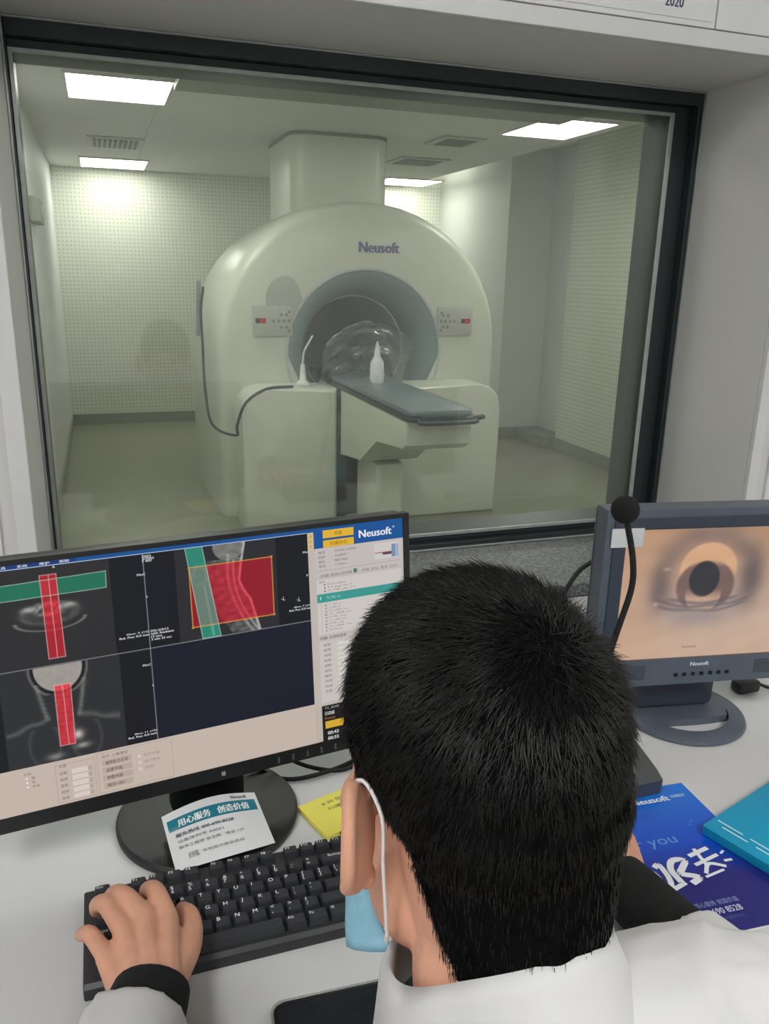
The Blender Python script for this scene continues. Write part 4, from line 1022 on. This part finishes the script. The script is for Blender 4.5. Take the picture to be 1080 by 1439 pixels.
def papers():
    # yellow notes
    F = frame((.1985, .8905, DESK + .0005), (.0325, -.0632, 0), (.057, .0172, 0))
    t = thing('sticky_notes', 'small pad of yellow sticky notes half hidden behind the ear', 'note pad', (.24, .87, DESK))
    F = frame((.1985, .8895, DESK + .0005), V((.0573, .0173, 0)), V((-.0325, .0632, 0)))
    bm = BM(); box(bm, (0, -.072, 0), (.076, 0, .006), F); obj('pad', bm, M_yellow, t)
    s = Sheet(); s.text('8:30 张', .028, .018, .007, rgb(110, 100, 50), .03); s.text('扫描', .03, .03, .006, rgb(110, 100, 50), .02); obj('handwriting', s.mesh(F, base=.0062), M_ink, t)
    # blue brochure
    br = V((.5765, .5525, DESK + .0004)); X = V((1, -.035, 0)).normalized(); Y = V((-X.y, X.x, 0))
    # sheet frame: origin = far left corner, u right, v toward the viewer
    ax = V((.0905, -.0063, 0)).normalized()
    far_r = V((.722, .786, DESK + .0004)); near_l = V((.5765, .554, DESK + .0004))
    o = V((.512, .800, DESK + .0004)); ux = (far_r - o).normalized(); F = frame(o, ux, V((0, 1, 0)))
    w, h = .212, .25
    t = thing('brochure', 'glossy dark blue brochure with white lettering lying on the desk', 'brochure', o + V((.1, -.12, 0)))
    bm = BM(); prism(bm, [(0, 0)] + [(w - .012 + .012 * math.sin(a), -.012 + .012 * math.cos(a)) for a in np.linspace(0, PI / 2, 6)] + [(w, -h), (0, -h)], 0, .003, F); obj('pages', bm, M_paper, t)
    def cover(U, W):
        v = (W / h)[..., None]; a = np.array([22, 120, 218.]); b = np.array([16, 80, 200.]); c = np.array([30, 32, 118.])
        im = np.where(v < .45, a + (b - a) * v / .45, b + (c - b) * np.clip((v - .45) / .25, 0, 1))
        uu = U / w
        return im + (np.exp(-((uu - .55) / .1) ** 2 - ((W / h - .2) / .05) ** 2) * -14)[..., None] * np.array([.3, .8, 1.])
    pic = picture(F @ Matrix.Translation((0, 0, .0031)), w, h, 60, 70, cover)
    co = mcoords(pic)
    s = Sheet(); wt = rgb(236, 240, 246)
    s.text('Neusoft', .116, .031, .0105, wt, .058, .0007); s.text('东软医疗', .178, .0275, .006, rgb(190, 220, 245), .022, .0002)
    s.text('for you', .054, .113, .021, rgb(110, 165, 228), .080); s.line((.172, .079), (.176, .074), .0008, rgb(120, 170, 225)); s.disc((.168, .082), .001, rgb(120, 170, 225))
    # large illustrated lettering strokes
    def stroke(pts, wd, col=wt):
        pts = [((p[0] - .066) * .98 + .040, (p[1] - .118) * .86 + .124) for p in pts]
        P_ = crom(pts, 6) if len(pts) > 2 else [np.array(p) for p in pts]
        for a, b in zip(P_, P_[1:]): s.line(a, b + (b - a) * .15, wd, col)
    stroke([(.066, .164), (.066, .145), (.082, .138), (.097, .148), (.096, .168), (.078, .176), (.066, .166)], .0085)
    stroke([(.104, .139), (.112, .135), (.112, .158), (.106, .176), (.094, .186)], .007); stroke([(.092, .187), (.122, .176)], .006)
    stroke([(.122, .172), (.122, .148), (.133, .132), (.148, .136), (.136, .150), (.130, .158), (.148, .170), (.134, .178)], .008)
    stroke([(.158, .130), (.186, .122)], .006); stroke([(.172, .118), (.170, .150)], .005); stroke([(.156, .148), (.190, .138)], .005); stroke([(.160, .166), (.174, .150), (.192, .160)], .005)
    stroke([(.156, .172), (.182, .166)], .0035); stroke([(.196, .150), (.206, .150)], .004); stroke([(.2, .136), (.206, .132)], .003)
    for (a, b) in ((.075, .150), (.132, .142), (.084, .160)): s.line((a - .026, b), (a - .014, b - .003), .0012, rgb(60, 80, 150))
    s.text('用心服务 创造价值', .086, .212, .0075, rgb(150, 165, 215), .056); s.text('400 690 8528', .082, .2245, .0085, rgb(205, 212, 235), .056, .0002); s.text('东软医疗客户服务中心', .080, .234, .005, rgb(90, 100, 170), .055)
    me = join([pic, s.mesh(F @ Matrix.Translation((0, 0, .0031)), step=.000006, base=.0003)])
    obj('cover', me, M_gloss_ink, t)
    # cyan folder lying over it
    c0 = V((.6765, .688, DESK + .0075)); a = (V((.835, .742, 0)) - V((.6734, .6909, 0))).normalized(); b = (V((.6993, .5978, 0)) - V((.6734, .6909, 0)))
    b = (b - a * b.dot(a)).normalized(); F = frame(c0, a, -b); F[2][3] = DESK + .0044
    t = thing('folder', 'cyan card folder with white slots overlapping the blue brochure', 'folder', c0 + a * .1 + b * .1)
    bm = BM(); prism(bm, rrect(0, -.225, .31, 0, .003), 0, .012, F, bev=.001); obj('folder_cover', bm, M_cyan, t, 0.6)
    for (x, y) in ((.018, .017), (.026, .006), (.018, .062), (.026, .050)):
        bm = BM(); box(bm, (x - .0015, -y - .034, .0121), (x, -y, .0124), F); obj('slot', bm, M_white_line, t)
    # wall notice above the window
    t = thing('wall_notice', 'white printed notice on the wall above the window', 'notice', (.9, WY0 - .01, 1.86))
    Fp = frame((.62, WY0 - .0085, 2.25), (1, 0, 0), (0, 0, 1))
    bm = BM(); box(bm, (0, -.395, 0), (.405, 0, .001), Fp); obj('sheet', bm, M_paper, t)
    s = Sheet(); s.text('2020', .310, .3805, .018, rgb(60, 58, 100), .036, .0006); obj('print', s.mesh(Fp, base=.0012), M_ink, t)

# ------------------------------------------------------------------ the seated man
HEAD = Matrix.Translation((.199, .388, 1.118)) @ Matrix.Rotation(math.radians(5), 4, 'Z') @ Matrix.Rotation(math.radians(-10), 4, 'X')
HINV = HEAD.inverted()

def hand(bm, wrist, mcp, fingers, thumb, r=1.0):
    for i, m in enumerate(mcp):
        tube(bm, [wrist[min(i, len(wrist) - 1)], (V(wrist[min(i, len(wrist) - 1)]) + V(m)) / 2 + V((0, 0, .002)), m], [.0165 * r, .0135 * r, .0112 * r], 10, 4)
    for a, b in zip(mcp, mcp[1:]):          # palm web
        tube(bm, [V(a) * .8 + V(wrist[0]) * .2 - V((0, 0, .004)), V(b) * .8 + V(wrist[0]) * .2 - V((0, 0, .004))], .012 * r, 8); tube(bm, [V(a) * .97 + V(wrist[0]) * .03 - V((0, 0, .003)), V(b) * .97 + V(wrist[0]) * .03 - V((0, 0, .003))], .009 * r, 8)
    for i, (m, f) in enumerate(zip(mcp, fingers)):
        s = (1.0, 1.04, .98, .86)[i] * r
        tube(bm, [m] + f, [.0113 * s, .0101 * s, .0090 * s, .0077 * s], 10, 5)
    tube(bm, thumb, [.0175 * r, .0138 * r, .0108 * r, .0090 * r], 10, 5)

LH = dict(wrist=[(.012, .606, .795), (.002, .606, .797), (-.010, .608, .796), (-.020, .612, .793)],
          mcp=[(.020, .680, .813), (-.001, .685, .817), (-.021, .678, .813), (-.038, .661, .803)],
          fingers=[[(.011, .715, .819), (.004, .740, .803), (.001, .755, .786)], [(-.020, .717, .821), (-.0305, .741, .805), (-.0345, .754, .787)],
                   [(-.036, .712, .818), (-.046, .734, .803), (-.049, .746, .786)], [(-.052, .690, .806), (-.060, .706, .796), (-.0635, .717, .785)]],
          thumb=[(.016, .628, .793), (.037, .662, .795), (.042, .696, .795), (.0365, .718, .787)])
RH = dict(wrist=[(0.4960, .612, 0.7860), (0.5040, .612, 0.7880), (0.5120, .612, 0.7870), (0.5200, .614, 0.7840)],
          mcp=[(0.4960, .692, 0.7910), (0.5180, .695, 0.7930), (0.5370, .690, 0.7900), (0.5530, .676, 0.7830)],
          fingers=[[(0.4990, .732, 0.7930), (0.5020, .755, 0.7820), (0.5030, .770, 0.7690)], [(0.5240, .738, 0.7940), (0.5280, .762, 0.7820), (0.5290, .778, 0.7690)], [(0.5460, .730, 0.7900), (0.5510, .752, 0.7790), (0.5530, .766, 0.7680)], [(0.5650, .707, 0.7810), (0.5710, .722, 0.7720), (0.5740, .733, 0.7660)]],
          thumb=[(0.4960, .632, 0.7840), (0.4740, .664, 0.7790), (0.4700, .695, 0.7720), (0.4760, .718, 0.7680)])

def person():
    p = thing('person', 'seated man in white coat with short black hair and face mask, seen from behind', 'person', (.19, .15, 0))
    H = lambda q: HEAD @ V(q)
    # ---- continuous body
    bm = BM()
    ellipsoid(bm, (0, -.010, .050), (.0745, .096, .086), HEAD, u=32, v=20)
    ellipsoid(bm, (0, -.048, .022), (.066, .056, .066), HEAD)
    ellipsoid(bm, (0, .040, .0), (.063, .056, .085), HEAD); ellipsoid(bm, (0, .052, -.078), (.044, .042, .032), HEAD); ellipsoid(bm, (0, .078, -.092), (.02, .016, .016), HEAD)
    for s in (-1, 1):
        ellipsoid(bm, (s * .046, .012, -.055), (.020, .036, .032), HEAD); ellipsoid(bm, (s * .043, .066, -.02), (.022, .022, .024), HEAD); ellipsoid(bm, (s * .028, .085, .034), (.022, .010, .01), HEAD)
        rot = Matrix.Rotation(s * math.radians(46), 3, 'Z') @ Matrix.Rotation(math.radians(-10), 3, 'X')
        ellipsoid(bm, (s * .083, -.012, .001), (.0065, .020, .031), HEAD, rot)
        e = [V((s * (.082 + .014 * math.sin((a - 40) / 260 * PI)), -.012 - .017 * math.sin(math.radians(a - 60)) , .004 + .028 * math.cos(math.radians(a - 60)))) for a in range(20, 250, 25)]
        tube(bm, [H(q) for q in e], .0048, 8, 3)
        ellipsoid(bm, (s * .077, -.003, -.026), (.006, .010, .010), HEAD)
    tube(bm, [H((0, .092, .022)), H((0, .106, 0)), H((0, .117, -.020))], [.008, .010, .0135], 10, 3); ellipsoid(bm, (0, .100, -.026), (.019, .012, .009), HEAD)
    ellipsoid(bm, (0, .092, -.052), (.024, .012, .0055), HEAD); ellipsoid(bm, (0, .091, -.062), (.021, .012, .006), HEAD)
    neck_b = V((.194, .300, .985))
    tube(bm, [H((0, -.050, .03)), H((0, -.046, -.03)), H((0, -.040, -.085))], [.061, .056, .052], 20, 4, ref=(0, 1, 0), ry=[.052, .049, .046])
    tube(bm, [H((0, -.022, -.01)), H((0, -.032, -.06)), V((.196, .332, 1.035)), neck_b], [.060, .056, .054, .056], 20, 5, ref=(0, 1, 0), ry=[.058, .058, .052, .050])
    # torso, arms, legs
    tube(bm, [(.194, .285, .935), (.193, .250, .86), (.192, .19, .70), (.192, .14, .52)], [.08, .14, .14, .155], 24, 4, ref=(0, 1, 0), ry=[.04, .07, .09, .105])
    sh = {-1: V((.015, .285, .955)), 1: V((.372, .285, .955))}
    el = {-1: V((-.075, .385, .80)), 1: V((.535, .345, .788))}
    wr = {-1: V((-.004, .606, .798)), 1: V((.507, .606, .782))}
    for s in (-1, 1):
        bz_ = -.03 if s < 0 else -.006
        tube(bm, [(.194 + s * .05, .30, .955 + bz_), (.194 + s * .12, .29, .945 + bz_), sh[s] + V((0, 0, bz_)), (sh[s] + el[s]) / 2 + V((s * .02, -.01, 0)), el[s]], [.042, .045, .05, .042, .036], 16, 4)
        tube(bm, [el[s], el[s] * .6 + wr[s] * .4, wr[s]], [.040, .037, .024], 16, 4)
        hip = V((.192 + s * .085, .14, .52)); kn = V((.192 + s * .13, .60, .52)); an = V((.192 + s * .13, .66, .09))
        tube(bm, [hip, (hip + kn) / 2, kn], [.085, .075, .056], 16, 3); tube(bm, [kn, kn * .65 + an * .35 + V((0, -.01, 0)), an], [.056, .054, .034], 16, 3); tube(bm, [an, an + V((0, .05, -.05)), an + V((0, .15, -.06))], [.034, .034, .028], 12, 3)
    hand(bm, **LH); hand(bm, **RH)
    body = fuse(bm, .0022, 5, .5)
    body_o = obj('body', body, M_skin, p, 3.0)
    # nails
    for dct in (LH, RH):
        a_, b_ = V(dct['thumb'][2]), V(dct['thumb'][3]); d_ = (b_ - a_).normalized()
        bm = BM(); ellipsoid(bm, (0, 0, 0), (.0052, .0075, .0016), Matrix.Translation(b_ + d_ * .002 + V((0, -.002, .0075))) @ d_.to_track_quat('Y', 'Z').to_matrix().to_4x4()); obj('thumbnail', bm, M_nail, p, 3.0)
    # work in world coordinates for hair
    Wm = wmat(p); co = mcoords(body) + np.array(Wm.translation, dtype=np.float32)[None]; no = mnormals(body)
    Hi = np.array(HINV); loc = co @ Hi[:3, :3].T + Hi[:3, 3]; nl = no @ Hi[:3, :3].T
    def limit(x, y):
        back = np.maximum(.036 + (y + .004) * (.100 / .055), -.083)
        side = np.where(y < .060, .030 - .030 * np.exp(-((y - .034) / .014) ** 2), .030 + (y - .060) * 1.6)
        return np.where(y < -.004, back, side)
    d = loc[:, 2] - limit(loc[:, 0], loc[:, 1])
    isear = (np.abs(loc[:, 0]) > .0755) & (loc[:, 2] < .038) & (loc[:, 1] > -.04) & (loc[:, 1] < .022)
    d = np.where((co[:, 2] < 1.036 + .042 * np.clip((.345 - co[:, 1]) / .05, 0, 1) ** 1.3) | (np.linalg.norm(loc, axis=1) > .2) | isear, -1, d)
    top = np.clip((loc[:, 2] - .02) / .07, 0, 1)
    # hair cap: scalp lifted by the depth of the cut
    polys = np.empty(len(body.loops), dtype=np.int32); body.loops.foreach_get('vertex_index', polys); q = polys.reshape(-1, 4)
    keep = (d[q] > 0.004).all(1); q = q[keep]; used, inv = np.unique(q, return_inverse=True)
    lift = np.clip(d[used] * .10, 0, .0022) + top[used] * .0045
    pos = co[used] + no[used] * lift[:, None]
    hv = [pos]; hf = [inv.reshape(-1, 4)]; base = len(pos)
    # strands
    cand = np.where(d > .0005)[0]
    Nst = 70000
    idx = RNG.choice(cand, Nst); r0 = loc[idx] + RNG.normal(0, .0012, (Nst, 3)); n0 = nl[idx]; dd = d[idx]
    wh = np.array([.012, -.072, .115])
    t = r0 - wh - RNG.normal(0, .007, (Nst, 3)); t -= n0 * (t * n0).sum(1, keepdims=True); L = np.linalg.norm(t, axis=1, keepdims=True) + 1e-5; t = t / L
    sw = np.cross(n0, t); t = t + sw * .45 * np.exp(-L / .06)
    low = np.clip((.03 - r0[:, 2]) / .05, 0, 1)[:, None]; t = t + low * np.array([0, -.05, -1.1])
    fwd = np.clip((r0[:, 1] + .02) / .05, 0, 1)[:, None] * np.clip((r0[:, 2] - .06) / .05, 0, 1)[:, None]; t = t + fwd * np.array([-.25, .5, .2])
    t -= n0 * (t * n0).sum(1, keepdims=True); t /= np.linalg.norm(t, axis=1, keepdims=True) + 1e-6
    tp = np.clip((r0[:, 2] - .0) / .09, 0, 1); fade = np.clip(dd / .045, .15, 1)
    # clumps: neighbouring strands share a bend
    key = np.floor(r0 / .0045).astype(int); hsh = ((key[:, 0] * 73856093) ^ (key[:, 1] * 19349663) ^ (key[:, 2] * 83492791)) % 9973
    cr = np.random.default_rng(5).normal(0, 1, (9973, 3))[hsh]
    t = t + .24 * cr * np.clip(tp, .25, 1)[:, None] + RNG.normal(0, .13, (Nst, 3))
    t -= n0 * (t * n0).sum(1, keepdims=True); t /= np.linalg.norm(t, axis=1, keepdims=True) + 1e-6
    lowf = np.clip((r0[:, 2] + .085) / .12, .22, 1)
    length = (.005 + .022 * tp ** .9) * fade * lowf * RNG.uniform(.75, 1.2, Nst)
    liftk = (.12 + .34 * np.clip((r0[:, 2] - .085) / .04, 0, 1) + .35 * np.exp(-(L[:, 0] / .018) ** 2) - .06 * low[:, 0]) + RNG.normal(0, .05, Nst)
    K = 4; pts = []
    for k in range(K):
        s = k / (K - 1); up = liftk * (1 - .35 * s); dirn = n0 * up[:, None] + t * np.sqrt(np.clip(1 - up ** 2, .05, 1))[:, None]
        pts.append(r0 + dirn * (length * s)[:, None] + np.array([0, 0, -.004])[None] * (s * s) * (1 - tp)[:, None])
    pts = np.stack(pts, 1)                                # N,K,3 local
    Hm = np.array(HEAD); pts = pts @ Hm[:3, :3].T + Hm[:3, 3]; nw = n0 @ Hm[:3, :3].T
    tg = pts[:, -1] - pts[:, 0]; tg /= np.linalg.norm(tg, axis=1, keepdims=True) + 1e-9
    a1 = np.cross(tg, nw); a1 /= np.linalg.norm(a1, axis=1, keepdims=True) + 1e-9; a2 = np.cross(a1, tg)
    wd = np.array([.00026, .00025, .00019, .00005])
    rings = []
    for c, s in ((1, 0), (-.5, .866), (-.5, -.866)): rings.append(pts + (a1 * c + a2 * s)[:, None, :] * wd[None, :, None])
    rv = np.stack(rings, 2).reshape(-1, 3)                # N,K,3sides
    i0 = np.arange(Nst)[:, None, None] * K * 3 + np.arange(K - 1)[None, :, None] * 3; j = np.arange(3)[None, None, :]; j2 = (j + 1) % 3
    f = np.stack([i0 + j, i0 + j2, i0 + 3 + j2, i0 + 3 + j], -1).reshape(-1, 4)
    hv.append(rv); hf.append(f + base)
    allv = np.concatenate(hv).astype(np.float32); allf = np.concatenate(hf).astype(np.int32)
    me = bpy.data.meshes.new('hair'); me.vertices.add(len(allv)); me.vertices.foreach_set('co', allv.ravel()); me.loops.add(allf.size); me.loops.foreach_set('vertex_index', allf.ravel())
    me.polygons.add(len(allf)); me.polygons.foreach_set('loop_start', np.arange(0, allf.size, 4, dtype=np.int32)); mi = np.zeros(len(allf), dtype=np.int32); mi[:len(hf[0])] = 1; me.polygons.foreach_set('material_index', mi); me.update(calc_edges=True)
    obj('hair', me, [M_hair, M_scalp], p, 3.0)
    # eyes and brows
    for s in (-1, 1):
        bm = BM(); ellipsoid(bm, (s * .032, .082, .014), (.0125, .0125, .0125), HEAD); e = obj('eye', bm, mat('eye_white', rgb(225, 222, 218), .2), p, 3.0)
        bm = BM(); ellipsoid(bm, (s * .032, .0935, .0125), (.0055, .002, .0055), HEAD); obj('iris', bm, mat('brown_iris', rgb(40, 26, 20), .2), e, 3.0)
        bm = BM(); tube(bm, [H((s * .014, .096, .036)), H((s * .034, .094, .041)), H((s * .046, .084, .037))], [.003, .004, .002], 8, 4); obj('eyebrow', bm, M_hair, p, 3.0)
    # face mask, bulging clear of the cheeks at the rear edge
    bm = BM(); nu, nv = 33, 19; g = []
    for j in range(nv):
        t_ = j / (nv - 1); z = .004 - .125 * t_
        for i in range(nu):
            s = (i / (nu - 1)) * 2 - 1
            a = s * math.radians(80); wx = .0635 + .0165 * t_ ** 1.4; dp = .112 + .016 * math.sin(t_ * PI) - .014 * t_ ** 2
            ca_ = math.cos(a); x = wx * math.sin(a); y = .016 + (dp - .016) * abs(ca_) ** .85
            k = max(0, (abs(s) - .78) / .22) * t_
            x *= 1 - .36 * k * k; y -= .012 * k; pl = .0018 * math.sin(t_ * PI * 7) * (1 - s * s)
            g.append(bm.verts.new(H((x, y + pl, .004 - .116 * t_ - .012 * abs(s) ** 3 * (1 - t_) + .010 * k))))
    for j in range(nv - 1):
        for i in range(nu - 1): bm.faces.new((g[j * nu + i], g[j * nu + i + 1], g[(j + 1) * nu + i + 1], g[(j + 1) * nu + i]))
    mk = obj('face_mask', bm, M_mask, p, 3.0); mk.modifiers.new('thick', 'SOLIDIFY').thickness = .0012
    for s in (-1, 1):
        bm = BM(); tube(bm, [H((s * .066, .022, -.014)), H((s * .080, .008, .016)), H((s * .079, -.014, .036)), H((s * .0745, -.028, .020)), H((s * .0740, -.025, -.010)), H((s * .0715, -.019, -.042)), H((s * .0680, -.010, -.066)), H((s * .062, .008, -.080))], [.0012] * 8, 8, 5, ry=.0022); obj('ear_loop', bm, M_ear, mk, 3.0)
    # ---- white coat
    bm = BM()
    tube(bm, [(.194, .300, 1.000), (.193, .268, .93), (.193, .245, .86), (.192, .19, .70), (.192, .14, .50), (.192, .15, .40)], [.085, .160, .178, .174, .19, .195], 28, 5, ref=(0, 1, 0), ry=[.062, .086, .108, .122, .135, .14], cap='flat')
    for s in (-1, 1):
        dz = -.024 if s < 0 else 0
        tube(bm, [(.194 + s * .03, .305, .985 + dz), (.194 + s * .09, .30, .985 + dz), (.194 + s * .14, .292, .975 + dz), sh[s] + V((s * .004, 0, .004 + dz)), (sh[s] + el[s]) / 2 + V((s * .028, -.008, .0)), el[s]], [.056, .064, .068, .070, .058, .050 if s > 0 else .054], 18, 5)
        tip = wr[s] - (wr[s] - el[s]).normalized() * (.028 if s < 0 else .088)
        tube(bm, [el[s], el[s] * .6 + tip * .4 + V((0, 0, .002)), tip + V((0, 0, .003))], [.055 if s < 0 else .049, .052 if s < 0 else .047, .044 if s < 0 else .042], 18, 5, cap='flat')
        hip = V((.192 + s * .085, .14, .50)); kn = V((.192 + s * .12, .48, .525))
        tube(bm, [hip, (hip + kn) / 2, kn], [.11, .098, .085], 18, 3, cap='flat')
    me = fuse(bm, .0045, 5, .5)
    co = mcoords(me); no = mnormals(me); dsp = np.zeros(len(co))
    for k, c in enumerate(co):
        q = V((float(c[0]) * 9, float(c[1]) * 9, float(c[2]) * 9)); dsp[k] = .005 * noise.noise(q) + .005 * (1 - abs(noise.noise(V((q.x * 1.7 + q.z, q.y * .8, q.z * 1.5))))) ** 9 + .004 * (1 - abs(noise.noise(V((q.x * .9 - q.y, q.y * 1.6 + q.z, q.z * .8 + 5))))) ** 12
    me.vertices.foreach_set('co', (co + no * dsp[:, None]).astype(np.float32).ravel()); me.update()
    coat = obj('white_coat', me, M_coat, p, 3.0)
    # collar: stand round the neck folding outward over the shoulders
    bm = BM(); n = 64; rows = []
    prof = [(.0, -.006, .0), (.0, .014, .002), (.002, .030, .004), (.007, .036, .007), (.014, .030, .012), (.024, .014, .022), (.036, -.004, .036), (.050, -.022, .05)]
    for j in range(len(prof)):
        row = []
        for k in range(n):
            a = math.radians(-250 + 320 * k / (n - 1))          # open at the throat (+y)
            ca, sa = math.cos(a), math.sin(a)
            r, z, _ = prof[j]
            back = max(0, -sa)
            r *= 1 - .62 * max(0, min(1, (-ca - .1) / .6)); rx = .0605 + r; ryy = .0505 + r * (.85 + .1 * back)
            zt = 1.045 + .042 * back ** 1.3 + .006 * ca - .030 * max(0, sa)     # height of the fold
            zz = zt - .036 + z
            if j >= 4: zz -= (.030 * (1 - back) + .012) * (j - 3) / 4
            w = .004 * noise.noise(V((a * 2.2, j * .6, 2))) * min(1, j / 4)
            row.append(bm.verts.new((.197 + (rx + w) * ca, .345 + (ryy + w) * sa + .018 * max(0, sa), zz + w)))
        rows.append(row)
    for a, b in zip(rows, rows[1:]):
        for k in range(n - 1): bm.faces.new((a[k], a[k + 1], b[k + 1], b[k]))
    c = obj('collar', bm, M_coat, coat, 3.0); md = c.modifiers.new('thick', 'SOLIDIFY'); md.thickness = .003; md.offset = 0
    # black sweater cuffs
    for s in (-1, 1):
        dv = (wr[s] - el[s]).normalized(); a = wr[s] - dv * (.055 if s < 0 else .13); b = wr[s] + dv * (.014 if s < 0 else .018)
        bm = BM(); tube(bm, [a, (a + b) / 2, b - dv * .004, b], [.040, .0375, .0355, .0315], 24, 4, ry=[.034, .031, .0285, .025], ref=(0, 0, 1), cap='flat'); obj('sweater_cuff', bm, M_knit, p, 1.0)
    # trousers and shoes (below the desk)
    bm = BM()
    for s in (-1, 1):
        hip = V((.192 + s * .085, .14, .50)); kn = V((.192 + s * .13, .60, .52)); an = V((.192 + s * .13, .66, .10))
        tube(bm, [hip, (hip + kn) / 2, kn], [.098, .086, .068], 16, 3); tube(bm, [kn, (kn + an) / 2, an], [.068, .062, .052], 16, 3, cap='flat')
    obj('trousers', fuse(bm, .007, 4), M_pants, p, 3.0)
    for s in (-1, 1):
        x = .192 + s * .13; bm = BM(); tube(bm, [(x, .63, .05), (x, .70, .046), (x, .80, .038), (x, .84, .034)], [.042, .046, .046, .036], 16, 4, ry=[.048, .042, .034, .03], ref=(0, 0, 1)); box(bm, (x - .04, .60, .0005), (x + .04, .86, .012), bev=.004); obj('shoe', bm, M_shoe, p, 1.0)
    # chair under him
    t = thing('office_chair', 'grey backless swivel stool the man sits on', 'stool', (.192, .12, 0))
    bm = BM(); lathe(bm, [(.17, .355), (.19, .365), (.195, .38), (.18, .395), (.0001, .40)], 32, Matrix.Translation((.192, .12, 0))); obj('seat', bm, M_pants, t, 0.8)
    bm = BM(); tube(bm, [(.192, .12, .08), (.192, .12, .354)], .025, 12, cap='flat'); obj('gas_column', bm, M_black2, t, 0.8)
    for k in range(5):
        a = 2 * PI * k / 5 + .3; bm = BM(); tube(bm, [(.192, .12, .085), (.192 + .25 * math.cos(a), .12 + .25 * math.sin(a), .065)], [.022, .016], 10); l = obj('leg', bm, M_black2, t, 0.8)
        bm = BM(); c_ = V((.192 + .25 * math.cos(a), .12 + .25 * math.sin(a), .0255)); ellipsoid(bm, c_, (.02, .025, .025)); obj('caster', bm, M_black, l, 3.0)

# ------------------------------------------------------------------ build
control_room(); window(); scan_room(); scanner(); couch(); desk()
main_monitor(); second_monitor(); microphone(); keyboard(); phone(); papers(); person()

# ------------------------------------------------------------------ camera, world, colour
R = np.array([[0.94604888, -0.07283234, 0.31573243], [-0.32335829, -0.2746374, 0.90554609], [0.02075889, -0.95878556, -0.28337134]])
cam = bpy.data.cameras.new('camera'); co_ = bpy.data.objects.new('camera', cam); COL.objects.link(co_)
x, y, z = V(R[:, 0]), -V(R[:, 1]), -V(R[:, 2])
co_.matrix_world = Matrix(((x.x, y.x, z.x, 0), (x.y, y.y, z.y, 0), (x.z, y.z, z.z, 1.43), (0, 0, 0, 1)))
cam.sensor_fit = 'VERTICAL'; cam.sensor_height = 36; cam.lens = 36 * 1133 / 1439; cam.clip_start = .02
S.camera = co_
w = bpy.data.worlds.new('world'); S.world = w; w.use_nodes = True
w.node_tree.nodes['Background'].inputs[0].default_value = (.5, .5, .5, 1); w.node_tree.nodes['Background'].inputs[1].default_value = 0.1
S.view_settings.view_transform = 'Standard'; S.view_settings.look = 'None'; S.view_settings.gamma = 1; S.view_settings.exposure = 0.0
S.view_settings.use_curve_mapping = False
S.cycles.use_denoising = True; S.cycles.max_bounces = 10; S.cycles.transparent_max_bounces = 16; S.cycles.caustics_reflective = False; S.cycles.caustics_refractive = False
S.cycles.sample_clamp_indirect = 4
